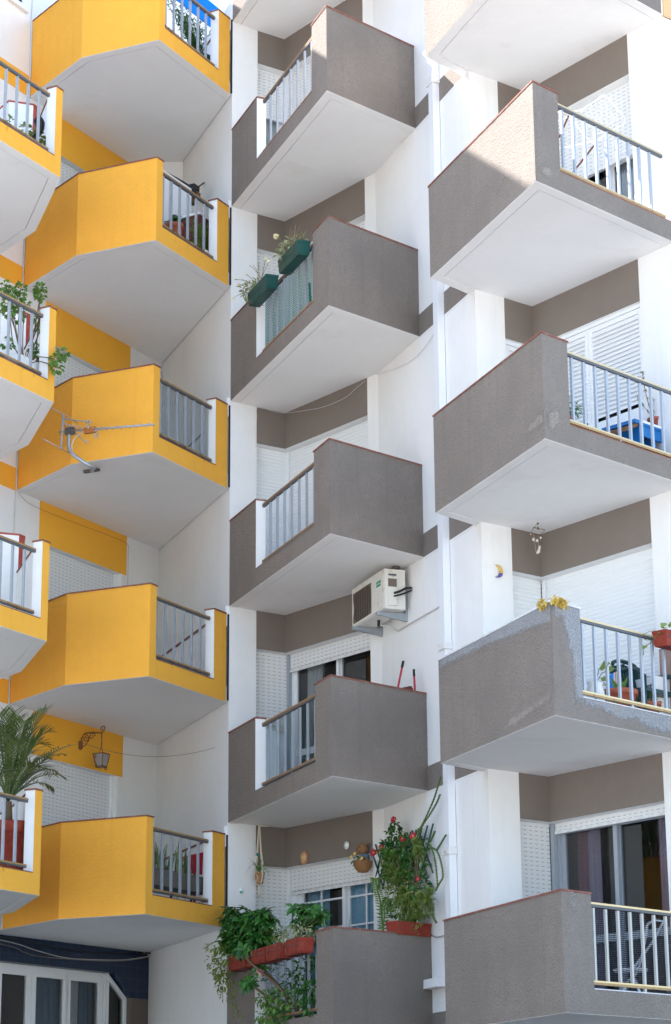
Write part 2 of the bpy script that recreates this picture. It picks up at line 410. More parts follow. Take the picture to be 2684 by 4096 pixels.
b = MB(); b.prism([pt['D2']+Vector((.1,.1)), pt['G']+Vector((.1,.1)), pt['V']+Vector((.1,.1)), pt['U']+Vector((.1,.2)), pt['Rr']+Vector((.1,.1)), X_+Vector((9,5)), pt['D2']+Vector((6,5))], 20.0, 20.2); b.build('roof', M['white'], GB)

# yellow block: long wall, window recesses
TW0, TW1 = -13., 8.
def wwall(t0, t1, z0, z1, m='white', o=0., th=.3, mats=None, name='wall'):
    b = MB(); b.fbox(F_w, t0, t1, -th, o, z0, z1, 0, mats); return b.build(name, [M[m], M['white']], YB)
wwall(TW0, .24, 4.56, ROOF); wwall(1.94, TW1, 4.56, ROOF); wwall(.24, 1.94, 4.56, 4.80)
for s in range(1, 5):
    z = zy(s)
    wwall(.24, 1.94, z-.565, zy(s-1)-2.4 if s > 1 else ROOF)
    b = MB(); b.fbox(F_w, .0, 2.055, -.02, .005, z-.562, z+.02); b.build('lintel_band', M['yelb'], YB)
    b = MB(); b.fbox(F_w, TW0, -.5, -.02, .006, z+.0, z+.31); b.build('slab_band', M['yelb'], YB)
    wwall(.24, 1.94, z+.1, z+.3) if s > 1 else None
b = MB(); b.fbox(F_w, TW0, TW1, -.05, .03, ROOF-.42, ROOF+.01); b.build('roof_fascia', M['blue'], YB)
b = MB(); b.fbox(F_w, TW0, TW1, -6, -.05, ROOF-.3, ROOF-.1); b.fbox(F_w, TW0, TW1, -6.2, -6, 0, ROOF-.1); b.build('roof', M['white'], YB)
# pilaster in the inner corner of the top storey
e1 = Vector((-2.212, 30.448)) ; e1b = Vector((-3.021, 30.449))
b = MB(); b.prism([e1+Vector((.05,.0)), pt['e']+Vector((.1,.3)), Vector((-2.95,30.75)), e1b+Vector((.0,.0))], zy(2)+.2, zy(1)+.05); b.build('pilaster', M['white'], YB)

# ------------------------------------------------------------------ balconies
def soffit_mesh(bm, poly, free, z, inset=.125):
    """slab with a drip groove: the field inside the rim lies 14 mm higher"""
    n = len(poly)
    out = offset_poly(poly, [.004 if f else -.03 for f in free])
    ins = offset_poly(poly, [inset if f else -.03 for f in free]); in2 = offset_poly(poly, [inset+.014 if f else -.03 for f in free])
    P3 = lambda p, z: (p.x, p.y, z)
    for k in range(n):
        j = (k+1) % n
        bm.face([P3(out[k], z+.2), P3(out[k], z), P3(out[j], z), P3(out[j], z+.2)], 0) if free[k] else None
        if free[k]:
            bm.face([P3(out[j], z), P3(out[k], z), P3(ins[k], z), P3(ins[j], z)], 0)
            bm.face([P3(ins[j], z), P3(ins[k], z), P3(ins[k], z+.035), P3(ins[j], z+.035)], 0); bm.face([P3(ins[j], z+.035), P3(ins[k], z+.035), P3(in2[k], z+.035), P3(in2[j], z+.035)], 0); bm.face([P3(in2[j], z+.035), P3(in2[k], z+.035), P3(in2[k], z+.006), P3(in2[j], z+.006)], 0)
    bm.face([P3(p, z+.006) for p in reversed(in2)], 0)
    bm.face([P3(p, z+.2) for p in out], 0)

def balcony(bld, free_pts, wall_pts, z, H, opening, rail, paint, cop='tile', cop2=None, ledge=.235, th=.13, side_pieces=None, net=None):
    """free_pts: outer parapet line (street on its right); wall_pts: back along the wall"""
    fp = [V2(p) for p in free_pts]; poly = fp + [V2(p) for p in wall_pts]
    free = [True]*(len(fp)-1) + [False]*(len(poly)-len(fp)+1)
    bm = MB(); soffit_mesh(bm, poly, free, z); bal = bm.build('balcony', M['soffit'], bld)
    inner = offset_poly(fp, [th]*(len(fp)-1), closed=False)
    c0 = offset_poly(fp, [-.009]*(len(fp)-1), closed=False); c1 = offset_poly(fp, [th+.012]*(len(fp)-1), closed=False)
    pa = MB(); cps = []; lp = MB()
    def piece(k, t0, t1, h):
        p, q = fp[k], fp[k+1]; L = (q-p).length; d = (q-p)/L; nl = Vector((-d.y, d.x))
        def pts(o0, o1, lo, hi):
            A0 = o0[0] if t0 <= 0 else p + d*t0 + nl*lo; B0 = o0[1] if t1 >= L else p + d*t1 + nl*lo
            A1 = o1[0] if t0 <= 0 else p + d*t0 + nl*hi; B1 = o1[1] if t1 >= L else p + d*t1 + nl*hi
            return A0, B0, B1, A1
        a, b_, c, dd = pts((fp[k], fp[k+1]), (inner[k], inner[k+1]), 0, th)
        quad_wall(pa, a, b_, dd, c, z+.003, z+h, 0, {1: 1, 2: 1, 3: 1, 't': 1, 'b': 1})
        ov = .009 if h > .5 else .004
        a, b_, c, dd = pts((c0[k], c0[k+1]) if h > .5 else (fp[k], fp[k+1]), (c1[k], c1[k+1]), -ov, th+.012)
        if h > .5:
            if t0 > 0: a = a - d*.012; dd = dd - d*.012
            if t1 < L: b_ = b_ + d*.012; c = c + d*.012
        tgt = MB() if h > .5 else lp
        if h > .5: cps.append(tgt)
        quad_wall(tgt, a, b_, dd, c, z+h, z+h+(.018 if h > .5 else .010))
    for k in range(len(fp)-1):
        L = (fp[k+1]-fp[k]).length
        if opening and opening[0] == k:
            t0, t1 = opening[1], opening[2]
            if t0 > 0: piece(k, 0, t0, H)
            piece(k, t0, t1, ledge)
            if t1 < L-.01: piece(k, t1, L, H)
        else: piece(k, 0, L, H)
    pa.build('parapet', [M[paint], M['white']], bal)
    for cp in cps: cp.build('coping', M[cop], bal)
    if lp.f: lp.build('sill_coping', M[cop2 or cop], bal)
    if opening and rail:
        Fo = Fr(fp[opening[0]], fp[opening[0]+1]); t0, t1 = opening[1], opening[2]
        r0, r1 = rail.get('ends', (t0, t1)); oc = -th*.5
        top = rail.get('top', 1.06)
        b = MB(); b.fbox(Fo, r0, r1, oc-.016, oc+.016, z+top-.044, z+top-.018, 1); b.fbox(Fo, r0-.0, r1+.0, oc-.019, oc+.019, z+top-.018, z+top+.001, 0); b.build('handrail', [M[rail['cap']], M['dkgrey']], bal)
        b = MB(); b.fbox(Fo, r0, r1, oc-.018, oc+.018, z+.286, z+.304, 1); b.fbox(Fo, r0, r1, oc-.019, oc+.019, z+.306, z+.324, 0); b.build('bottom_rail', [M[rail['low']], M['dkgrey'] if rail['low'] != 'railg' else M['rail']], bal)
        ts = [rail['t'] + i*rail['step'] for i in range(rail['n'])]
        for i, t in enumerate(ts):
            if not (r0 < t < r1): continue
            zz = z+ledge+.01 if i in rail.get('long', ()) else z+.326
            b = MB(); b.fbox(Fo, t-.014, t+.014, oc-.013, oc+.013, zz, z+top-.052); b.build('baluster', M[rail.get('bar', 'alu')], bal)
        if net:
            b = MB(); o = oc-.03; t0n, t1n = net.get('span', (r0, r1)); zz0 = z+net.get('lo', .26); zz1 = z+top-.03
            n = 18; P = []
            rng = random.Random(net['seed'])
            for i in range(n+1):
                t = t0n+(t1n-t0n)*i/n; o_ = o + rng.uniform(-.012, .012)
                P.append((t, o_))
            for i in range(n):
                (ta, oa), (tb, ob) = P[i], P[i+1]
                b.face([Fo(ta,oa,zz0), Fo(tb,ob,zz0), Fo(tb,ob,zz1), Fo(ta,oa,zz1)], 0, [(ta,0),(tb,0),(tb,zz1-zz0),(ta,zz1-zz0)])
            b.build('netting', M[net['m']], bal)
    return bal
BAL = {}
# middle grey column
mid_free = [pt['A']+udir*.004, pt['B'], pt['C']]; mid_wall = [pt['D2'], pt['D'], pt['E'], pt['F']]
for k in range(0, 6):
    low = {3: 'railw', 4: 'railw', 1: 'railw'}.get(k, 'railw')
    net = {2: dict(m='netg', seed=2, lo=.24), 4: dict(m='netd', seed=4, lo=.24)}.get(k)
    BAL['m', k] = balcony(GB, mid_free, mid_wall, zm(k), 1.135, (0, 1.045, 3.135), dict(cap='railw', low=low, t=1.42, step=.259, n=7, ends=(1.15, 3.135), long=(3,)), 'grey', 'tile', 'tile' if k in (1, 2) else 'grey', net=net)
right_free = [pt['G0'], pt['P'], pt['Q'], pt['Rr']]; right_wall = [pt['U'], pt['V'], pt['T'], pt['G']]
for k in range(0, 5):
    cop = 'wcop' if k == 3 else 'tile'
    BAL['r', k] = balcony(GB, right_free, right_wall, zr(k), 1.125, (2, .405 if k < 3 else .44, 2.36), dict(cap='railg', low='railg', t=.54, step=.188, n=9, ends=(.405 if k < 3 else .44, 2.27), long=(4,), top=1.06, bar='creambar' if k == 4 else 'alu'), 'grey', cop, 'tile' if k < 3 else 'wcop', net=dict(m='netb', seed=9, lo=.33) if k == 4 else None)
gap = F_nk.n*.03
yel_free = [pt['a'], pt['b'], pt['c'], pt['d']+gap]; yel_wall = [pt['e']+gap, pt['g'], pt['ff']]
for k in range(1, 6):
    BAL['y', k] = balcony(YB, yel_free, yel_wall, zy(k), 1.15, (2, .145, 1.49), dict(cap='rail', low='rail', t=.245, step=.203, n=6, ends=(.145, 1.475), top=1.055), 'yel', 'tile', 'tile', net=dict(m='netw', seed=5, lo=.23) if k == 3 else None)
    # white upstand against the side wall, stub beside the corner pillar, dark expansion joint
    z = zy(k); L = F_nk.L
    if k in (1, 4, 5):
        b = MB(); b.fbox(F_nk, .2, L-.12, .02, .11, z+.2, z+1.13); o = b.build('upstand', M['white'], BAL['y', k])
        b = MB(); b.fbox(F_nk, .2, L-.12, .015, .125, z+1.13, z+1.155); b.build('upstand_coping', M['tile'], BAL['y', k])
    b = MB(); b.fbox(F_nk, L-.30, L-.02, .0, .045, z+1.0, z+1.26); b.build('corner_stub', M['white'], BAL['y', k])
    b = MB(); b.fbox(F_nk, L-.012, L+.006, .0, .020, z+.02, z+1.15); b.build('joint_filler', M['gap'], BAL['y', k])
    b = MB(); b.fbox(F_nk, .05, L-.05, .001, .034, z+.05, z+.12); b.build('joint_filler', M['gap'], BAL['y', k])
Kl = pt['K'] - wdir*3.4; Wl = Vector((-4.60, 27.50)); ww = F_w
lf_free = [Kl, pt['K'], pt['m'], Wl]; lf_wall = [F_w.p + wdir*(-1.6) + F_w.n*0, F_w.p + wdir*(-6.2)]
for k in range(1, 5):
    L = 3.4
    BAL['l', k] = balcony(YB, lf_free, lf_wall, zl(k), 1.145, (0, .6, L-.135), dict(cap='rail', low='rail', t=L-.385-.216*9, step=.216, n=10, ends=(.6, L-.19), top=1.045), 'yel', 'tile', 'tile')
    if k < 4:
        # white screen wall with red tiled edges, running back from the inner corner
        z = zl(k)+.2; h = 1.41
        q = [Vector((-3.75,26.2)), Vector((-3.80,26.5)), Vector((-4.50,27.4)), Vector((-4.44,26.49)), Vector((-4.10,25.99)), Vector((-3.806,26.10))]
        b = MB(); b.prism(q, z, z+h, 0, {5: 1}); b.build('screen_wall', [M['white'], M['redtile']], BAL['l', k])
        b = MB(); b.prism(offset_poly(q, [-.006]*6), z+h, z+h+.022); b.build('screen_coping', M['redtile'], BAL['l', k])

# rain streaks and grime running down from the sill copings
# ------------------------------------------------------------------ shutters, windows, doors
def shutter(parent, Fw, t0, t1, z0, z1, o, m='shut', pitch=.048, name='roller_shutter', bar=True):
    b = MB(); n = max(1, int(round((z1-z0)/pitch))); e_ = .0028 if m == 'shut' else .0055
    for i in range(n):
        a = z1 - (i+1)*pitch; c = min(z1, a+pitch)
        if a < z0-.001: a = z0
        mid = a+(c-a)*.55
        for (za, oa, zb, ob) in ((a, o-e_*.3, a+.006, o-e_*.3), (a+.006, o-e_*.3, a+.010, o+e_*.5), (a+.010, o+e_*.5, mid, o+e_), (mid, o+e_, c-.002, o+e_*.5), (c-.002, o+e_*.5, c, o-e_*.3)):
            k = 0
            b.face([Fw(t0,oa,za), Fw(t1,oa,za), Fw(t1,ob,zb), Fw(t0,ob,zb)], 0, [(t0,za-a),(t1,za-a),(t1,zb-a),(t0,zb-a)])
    if bar: b.fbox(Fw, t0, t1, o-.006, o+.012, z0-.035, z0)
    b.face([Fw(t0,o-.02,z0), Fw(t1,o-.02,z0), Fw(t1,o-.02,z1), Fw(t0,o-.02,z1)])
    return b.build(name, M[m], parent)
def frame_bars(b, Fw, t0, t1, z0, z1, o, wd=.05, dp=.05, m=0):
    b.fbox(Fw, t0, t0+wd, o-dp, o, z0, z1, m); b.fbox(Fw, t1-wd, t1, o-dp, o, z0, z1, m)
    b.fbox(Fw, t0+wd, t1-wd, o-dp, o-.002, z0, z0+wd, m); b.fbox(Fw, t0+wd, t1-wd, o-dp, o-.002, z1-wd, z1, m)
def window(bld, Fw, sashes, z0, z1, o, fm='pvc', grid=None, rail_z=None, wd=.05):
    """sashes: list of (t0, t1, depth)"""
    t0, t1 = sashes[0][0], sashes[-1][1]
    b = MB(); frame_bars(b, Fw, t0-.03, t1+.03, z0, z1, o-.01, .03, .10); win = b.build('window', M[fm], bld)
    for (a, c, dp) in sashes:
        s = MB(); oo = o-dp; frame_bars(s, Fw, a, c, z0+.02, z1-.02, oo, wd, .035)
        if rail_z: s.fbox(Fw, a+wd, c-wd, oo-.034, oo-.001, rail_z, rail_z+.085)
        if grid:
            for gt in grid[0]: s.fbox(Fw, a+(c-a)*gt-.011, a+(c-a)*gt+.011, oo-.028, oo-.004, z0+.07, z1-.07)
            for gz in grid[1]: s.fbox(Fw, a+wd, c-wd, oo-.029, oo-.003, gz-.011, gz+.011)
        s.build('sash', M[fm], win)
        g = MB(); g.face([Fw(a+wd*.6,oo-.018,z0+.05), Fw(c-wd*.6,oo-.018,z0+.05), Fw(c-wd*.6,oo-.018,z1-.05), Fw(a+wd*.6,oo-.018,z1-.05)]); g.build('pane', M['glass'], win)
    return win
def curtain(Fw, pts0, z0, z1, o, folds, amp, m, label, seed=0, gather=None):
    """hanging cloth; gather = (z, narrowing towards t) for tied-back curtains"""
    t0, t1 = pts0; rng = random.Random(seed); b = MB(); nu, nv = folds*8, 14; V = []
    ph = rng.random()*6
    for j in range(nv+1):
        z = z1+(z0-z1)*j/nv
        for i in range(nu+1):
            u = i/nu; t = t0+(t1-t0)*u
            if gather:
                k = max(0, 1-abs(z-gather[0])/gather[2]); k = k*k*(3-2*k); t = t+(gather[1]-t)*k*.62
            oo = o+amp*math.sin(u*folds*2*math.pi+ph+.35*math.sin(j*.5+i*.11))+.3*amp*math.sin(u*folds*5.1+j*.2)
            V.append(Fw(t, oo, z))
    fs = [(j*(nu+1)+i, j*(nu+1)+i+1, (j+1)*(nu+1)+i+1, (j+1)*(nu+1)+i) for j in range(nv) for i in range(nu)]
    b.mesh(V, fs, 0, True); return tag(b.build('curtain', M[m]), label, 'curtain')
O1 = -.13
LD, LF, LV, LT = F_DE.L, F_FE.L, F_VU.L, F_TV.L
def guides(bld, Fw1, L1, z0, z1):
    b = MB(); b.fbox(Fw1, L1+.085, L1+.125, O1-.05, O1+.02, z0, z1); b.build('corner_post', M['pvc'], bld)
def side_post(bld, Fw, t, z0, z1, m='pvc'):
    b = MB(); b.fbox(Fw, t-.035, t+.02, O1-.04, O1+.022, z0, z1); b.build('corner_post', M[m], bld)
def storey(kind, s):
    zf = zm if kind == 'm' else zr
    return zf(s+1)+.2, zf(s)-.50
for s in range(0, 6):
    zb, zt = storey('m', s)
    # narrow side window: closed slatted shutter on most floors
    if s == 3:
        shutter(GB, F_FE, -.02, LF+.105, zb+1.12, zt, O1)
        window(GB, F_FE, [(-.02, LF+.08, .03)], zb, zb+1.2, O1-.02, rail_z=zb+.12)
    elif s == 0:
        shutter(GB, F_FE, -.02, LF+.105, zb+1.40, zt, O1); window(GB, F_FE, [(-.02, LF+.08, .03)], zb, zb+1.46, O1-.02)
        curtain(F_FE, (.0, LF+.05), zb, zb+1.5, -.24, 4, .015, 'cur_w', 'pale grey curtain in the narrow window behind the top middle railing', 19)
    else:
        shutter(GB, F_FE, -.02, LF+.105, zb, zt, O1, 'shutc' if s == 2 else 'shut')
    side_post(GB, F_DE, -.085, zb, zt, 'alu' if s == 3 else 'pvc')
    if s in (0,):
        shutter(GB, F_DE, -.06, LD+.03, zb+.46, zt, O1)
    elif s == 1: shutter(GB, F_DE, -.06, LD+.03, zb, zt, O1)
    elif s == 2: shutter(GB, F_DE, -.06, LD+.03, zb, zt, O1, 'shutc')
    elif s == 3:
        shutter(GB, F_DE, -.06, LD+.03, zt-.205, zt, O1); window(GB, F_DE, [(-.05, .88, .04), (.84, LD+.02, .08)], zb, zt-.10, O1-.02, rail_z=zb+.75)
    elif s == 4:
        shutter(GB, F_DE, -.06, LD+.03, zt-.30, zt, O1); window(GB, F_DE, [(.06, .98, .04), (.95, LD+.02, .08)], zb, zt-.14, O1-.02, grid=((.46,), (zt-.45, zt-.80, zt-1.15, zt-1.5)), wd=.065)
        b = MB(); b.fbox(F_DE, -.06, .05, O1-.05, O1-.01, zb, zt-.2); b.build('window_jamb', M['pvc'], GB)
    elif s == 5: shutter(GB, F_DE, -.06, LD+.03, zb, zt, O1)
zb, zt = storey('m', 0); window(GB, F_DE, [(-.05, .88, .04), (.84, LD+.02, .08)], zb, zb+.56, O1-.03)
def louvre_leaf(parent, Fw, t0, t1, z0, z1, o, mid=True):
    b = MB(); frame_bars(b, Fw, t0, t1, z0, z1, o, .055, .035)
    zmid = z0+(z1-z0)*.40
    if mid: b.fbox(Fw, t0+.055, t1-.055, o-.035, o-.002, zmid-.10, zmid+.05)
    z = z0+.085
    while z < z1-.085:
        if not (mid and zmid-.085 < z < zmid+.068):
            a = [Fw(t0+.05,o-.022,z+.037), Fw(t1-.05,o-.022,z+.037), Fw(t1-.05,o-.004,z-.019), Fw(t0+.05,o-.004,z-.019)]
            b.face(a); b.face([p+Vector((0,0,-.005)) for p in reversed(a)])
            b.face([a[3], a[2], a[2]+Vector((0,0,-.005)), a[3]+Vector((0,0,-.005))])
        z += .052
    o_ = b.build('louvred_leaf', M['pvc'], parent)
    h = MB()
    for hz in (z0+.3, z0+1.0, z1-.16): h.tube([Fw(t1-.004,o+.008,hz), Fw(t1-.004,o+.008,hz+.09)], .008, 6)
    h.build('hinge', M['pvc'], o_) if False else None
    d = MB(); d.face([Fw(t0+.05,o-.03,z0+.05), Fw(t1-.05,o-.03,z0+.05), Fw(t1-.05,o-.03,z1-.05), Fw(t0+.05,o-.03,z1-.05)]); d.build('dark_gap', M['gap'], parent) if False else None
for s in range(-1, 5):
    zb, zt = storey('r', s)
    if s == 1:
        b = MB(); frame_bars(b, F_VU, -.06, LV+.02, zb, zt, -.04, .045, .06); fr = b.build('shutter_frame', M['pvc'], GB)
        for (a, c) in ((-.01, .42), (.425, .872), (.876, LV-.03)): louvre_leaf(fr, F_VU, a, c, zb+.05, zt-.05, -.05)
        b = MB(); frame_bars(b, F_TV, .0, LT+.04, zb, zt, -.04, .045, .06); fr = b.build('shutter_frame', M['pvc'], GB)
        louvre_leaf(fr, F_TV, .05, LT-.01, zb+.05, zt-.05, -.05)
        b = MB(); b.fbox(F_VU, -.1, LV+.03, -.24, -.18, zb, zt); b.fbox(F_TV, -.02, LT+.2, -.24, -.18, zb, zt); b.build('dark_backing', M['gap'], GB)  # black sheet stands in for the unlit depth behind the louvres
    elif s == 3:
        shutter(GB, F_TV, -.02, LT+.105, zb, zt, O1); side_post(GB, F_VU, -.085, zb, zt, 'alu')
        shutter(GB, F_VU, -.06, LV+.03, zt-.085, zt, O1)
        window(GB, F_VU, [(-.03, .85, .04), (.80, LV+.02, .08)], zb, zt-.04, O1-.02, fm='alu', rail_z=zb+.75, wd=.06)
    elif s == 0:
        shutter(GB, F_TV, -.02, LT+.105, zb, zt, O1); side_post(GB, F_VU, -.085, zb, zt)
        shutter(GB, F_VU, -.06, LV+.03, zb+1.21, zt, O1)
        window(GB, F_VU, [(-.03, 1.2, .04), (1.17, LV+.02, .08)], zb, zb+1.28, O1-.03)
    else:
        shutter(GB, F_TV, -.02, LT+.105, zb, zt, O1, 'shutc'); side_post(GB, F_VU, -.085, zb, zt); shutter(GB, F_VU, -.06, LV+.03, zb, zt, O1, 'shutc')
# yellow block
for s in range(1, 5):
    z0, z1 = zy(s+1)+.2, zy(s)-.565
    shutter(YB, F_w, .24, 1.90, z0, z1, -.10); b = MB(); b.fbox(F_w, 1.895, 1.945, -.13, -.06, z0, z1); b.build('shutter_guide', M['pvc'], YB)
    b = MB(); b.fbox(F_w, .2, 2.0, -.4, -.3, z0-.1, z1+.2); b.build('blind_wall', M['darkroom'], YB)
# terrace window upper left
b = MB(); b.fbox(F_w, -2.0, -.66, -.02, .05, 18.80-1.6+1.6-1.2, 18.85-1.2) if False else None
b.fbox(F_w, -2.2, -.68, -.02, .05, 17.46+1.36, 17.46+1.40) if False else None
zw = 15.94
b.fbox(F_w, -2.4, -.66, -.05, .055, zw+1.225, zw+1.265); b.build('window_sill', M['white'], YB)
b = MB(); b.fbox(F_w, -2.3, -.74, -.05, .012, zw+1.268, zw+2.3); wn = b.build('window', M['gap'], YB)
b = MB(); frame_bars(b, F_w, -2.3, -.74, zw+1.268, zw+2.3, .03, .05, .03); b.build('sash', M['pvc'], wn)
# ------------------------------------------------------------------ shop window under the lowest yellow balcony
F_t = Fr((-4.2, 29.101), (-2.586, 31.566))
def tpoly(b, pts, o0, o1, m=0):
    n = len(pts); f = [F_t(t, o1, z) for t, z in pts]; g = [F_t(t, o0, z) for t, z in pts]
    b.face(f, m, [(t, z) for t, z in pts]); b.face(list(reversed(g)), m, [(t, z) for t, z in reversed(pts)])
    for k in range(n):
        j = (k+1) % n; b.face([f[k], g[k], g[j], f[j]], m, [(pts[k][0], pts[k][1]), (pts[k][0]+.2, pts[k][1]), (pts[j][0]+.2, pts[j][1]), (pts[j][0], pts[j][1])])
ZT = 4.70
b = MB(); tpoly(b, [(-9, 4.235), (2.19, 4.235), (2.19, ZT), (-9, ZT)], -.25, 0); tpoly(b, [(2.19, 4.235), (2.53, 3.93), (2.985, 3.93), (2.985, ZT), (2.19, ZT)], -.25, 0); b.build('tiled_lintel', M['tiles'], YB)
b = MB(); tpoly(b, [(2.53, 0), (2.985, 0), (2.985, 3.928), (2.53, 3.928)], -.25, -.004); b.build('shop_pier', M['room'], YB)
b = MB(); tpoly(b, [(-9, 0), (2.53, 0), (2.53, 2.9), (-9, 2.9)], -.25, 0.0); b.build('shop_wall', M['white'], YB)
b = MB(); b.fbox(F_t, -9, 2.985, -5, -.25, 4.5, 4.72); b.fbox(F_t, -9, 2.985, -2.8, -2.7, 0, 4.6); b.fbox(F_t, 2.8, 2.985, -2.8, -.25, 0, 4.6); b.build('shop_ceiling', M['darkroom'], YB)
b = MB(); b.fbox(F_w, -9, 3.1, -1.6, .0, 4.562, 4.70); b.build('slab_edge', M['soffit'], YB)
b = MB(); OF = -.10
frame_bars(b, F_t, -1.3, 2.16, 2.9, 4.23, OF, .05, .06)
b.fbox(F_t, -1.25, 2.11, OF-.06, OF-.003, 4.14, 4.18); sw = b.build('shop_window', M['pvc'], YB)
for (a, c) in ((-1.24, -.10), (-.09, .57), (.575, 1.30), (1.27, 2.02)):
    s_ = MB(); frame_bars(s_, F_t, a, c, 2.95, 4.18, OF+.004, .085 if a > -.5 else .06, .05); s_.build('sash', M['pvc'], sw)
    g = MB(); g.face([F_t(a+.05,OF-.02,3.0), F_t(c-.05,OF-.02,3.0), F_t(c-.05,OF-.02,4.15), F_t(a+.05,OF-.02,4.15)]); g.build('pane', M['glass'], sw)
# canted right-hand light
s_ = MB()
def bar(b, p, q, wd, o0, o1):
    p, q = Vector(p), Vector(q); d = (q-p).normalized(); n = Vector((-d.y, d.x))*wd/2
    tpoly(b, [tuple(p-n), tuple(q-n), tuple(q+n), tuple(p+n)], o0, o1)
bar(s_, (2.06, 2.95), (2.06, 4.22), .05, OF-.04, OF+.006); bar(s_, (2.10, 4.215), (2.50, 3.915), .05, OF-.04, OF+.012); bar(s_, (2.505, 3.93), (2.505, 2.95), .05, OF-.04, OF+.009); s_.build('sash', M['pvc'], sw)
g = MB(); tpoly(g, [(2.06, 2.95), (2.5, 2.95), (2.5, 3.91), (2.10, 4.2), (2.06, 4.2)], OF-.03, OF-.02); g.build('pane', M['glass'], sw)
curtain(F_t, (.78, 1.28), 2.6, 4.15, -.24, 4, .025, 'cur_g', 'grey-blue curtain in the second pane of the shop window from the left', 1)
curtain(F_t, (1.30, 1.72), 2.6, 4.15, -.26, 2, .015, 'cur_w', 'pale sheer curtain hanging in the shop window pane beside the canted light', 2)
curtain(F_t, (1.72, 2.0), 2.6, 4.15, -.28, 3, .02, 'cur_g', 'narrow dark blue-grey curtain at the right edge of the third shop pane', 3)
curtain(F_t, (2.03, 2.50), 2.6, 4.2, -.26, 2, .012, 'cur_w', 'pale curtain behind the canted corner pane of the shop window', 4)
# ------------------------------------------------------------------ curtains of the flats
zb, zt = storey('m', 3)
curtain(F_DE, (.10, .46), zb, zt-.12, -.30, 5, .03, 'cur_w', 'cream curtain gathered to the left in the open window above the red broom handles', 11, (zb+1.0, .05, .9))
zb, zt = storey('m', 4)
curtain(F_DE, (.12, .58), zb, zt-.15, -.27, 5, .018, 'cur_b', 'blue curtain in the left sash of the white grid window below the wall sun', 12)
curtain(F_DE, (1.0, LD), zb, zt-.15, -.29, 7, .02, 'cur_b', 'wide blue curtain in the right sash of the white grid window', 13)
b = MB(); b.fbox(F_DE, .6, .98, -1.2, -1.1, zb, zt); b.build('inner_door', M['warmroom'], GB)
zb, zt = storey('m', 3); b = MB(); b.fbox(F_DE, .5, 1.8, -1.6, -1.5, zb, zt+.3); b.build('inner_wall', M['warmroom'], GB)
zb, zt = storey('r', 3)
curtain(F_VU, (.0, .42), zb, zt, -.42, 5, .025, 'cur_r', 'mauve curtain at the left of the glass door on the lowest right balcony', 14)
curtain(F_VU, (1.28, LV+.0), zb, zt, -.40, 5, .025, 'cur_r', 'mauve curtain at the right of the glass door on the lowest right balcony', 15)
curtain(F_VU, (.25, .45), zb, zt, -.34, 3, .015, 'cur_l', 'lilac sheer beside the left mauve curtain of the lowest right glass door', 16)
curtain(F_VU, (1.36, 1.66), zb, zt, -.32, 3, .015, 'cur_l', 'lilac sheer in front of the right mauve curtain of the lowest right glass door', 17)
zb, zt = storey('r', 0)
curtain(F_VU, (1.3, 1.55), zb, zb+1.25, -.30, 3, .015, 'cur_w', 'pale curtain in the gap under the half-raised top right shutter', 18)
# ------------------------------------------------------------------ drainpipe, orange neighbour
b = MB(); b.fbox(F_u, 2.065, 2.20, .007, .095, .1, 17.5); pipe = b.build('drainpipe', M['pvc'], GB)
M['pvcr'] = metal_paint('rust_streaked_pvc', (.74,.73,.71), .45, 0, .05, (.40,.16,.06))
for z, h in ((14.50, .10), (3.42+1.6-.0, .085), (7.36, .07), (9.9, .05)):
    b = MB(); b.fbox(F_u, 2.045, 2.22, .003, .112, z, z+h); b.build('pipe_bracket', M['pvcr'], pipe)
OB = thing('apartment_building', 'sliver of an orange building at the top right corner of the photo', 'apartment building', tuple(pt['Rr']+udir*.2)+(0,))
Fo_ = Fr(pt['Rr'], X_)
b = MB(); b.fbox(Fo_, .03, 6, -.25, .012, 14.21, 17.6); b.build('upper_wall', M['orange'], OB)
b = MB(); b.fbox(Fo_, .5, 6, -.6, -.26, 17.3, 17.7); b.build('roof_edge', M['orange'], OB)
# ------------------------------------------------------------------ plant helpers
def leaf(b, base, d, L, wd, up, m=0, curl=.25, fold=.25):
    """one folded leaf: base point, direction, length, width"""
    d = d.normalized(); s = d.cross(up)
    if s.length < 1e-3: s = d.cross(Vector((1,.2,0)))
    s.normalize(); n = s.cross(d)
    mid = base + d*L*.5 - n*L*curl*.12; tip = base + d*L - n*L*curl
    l = base + d*L*.45 + s*wd*.5 + n*wd*fold; r = base + d*L*.45 - s*wd*.5 + n*wd*fold
    l2 = base + d*L*.75 + s*wd*.34 + n*(wd*fold*.6 - L*curl*.35); r2 = base + d*L*.75 - s*wd*.34 + n*(wd*fold*.6 - L*curl*.35)
    m2 = base + d*L*.75 - n*L*curl*.4
    b.mesh([base, l, mid, r, l2, m2, r2, tip], [(0,2,1),(0,3,2),(1,2,5,4),(2,3,6,5),(4,5,7),(5,6,7)], m)
def rv(rng): 
    while True:
        v = Vector((rng.uniform(-1,1), rng.uniform(-1,1), rng.uniform(-1,1)))
        if .05 < v.length < 1: return v
def cloud(b, rng, c, r, n, L, wd, m=0, droop=.2, out=.8):
    """leaves spread through an ellipsoid, pointing roughly outwards"""
    c = Vector(c)
    for _ in range(n):
        v = rv(rng); v = v.normalized()*(v.length**.5)
        p = c + Vector((v.x*r[0], v.y*r[1], v.z*r[2]))
        d = (v.normalized()*out + rv(rng)*.7 + Vector((0,0,-droop))).normalized()
        k = rng.uniform(.7, 1.25)
        leaf(b, p, d, L*k, wd*k, Vector((rng.uniform(-.5,.5), rng.uniform(-.5,.5), 1)), m, rng.uniform(.1,.4))
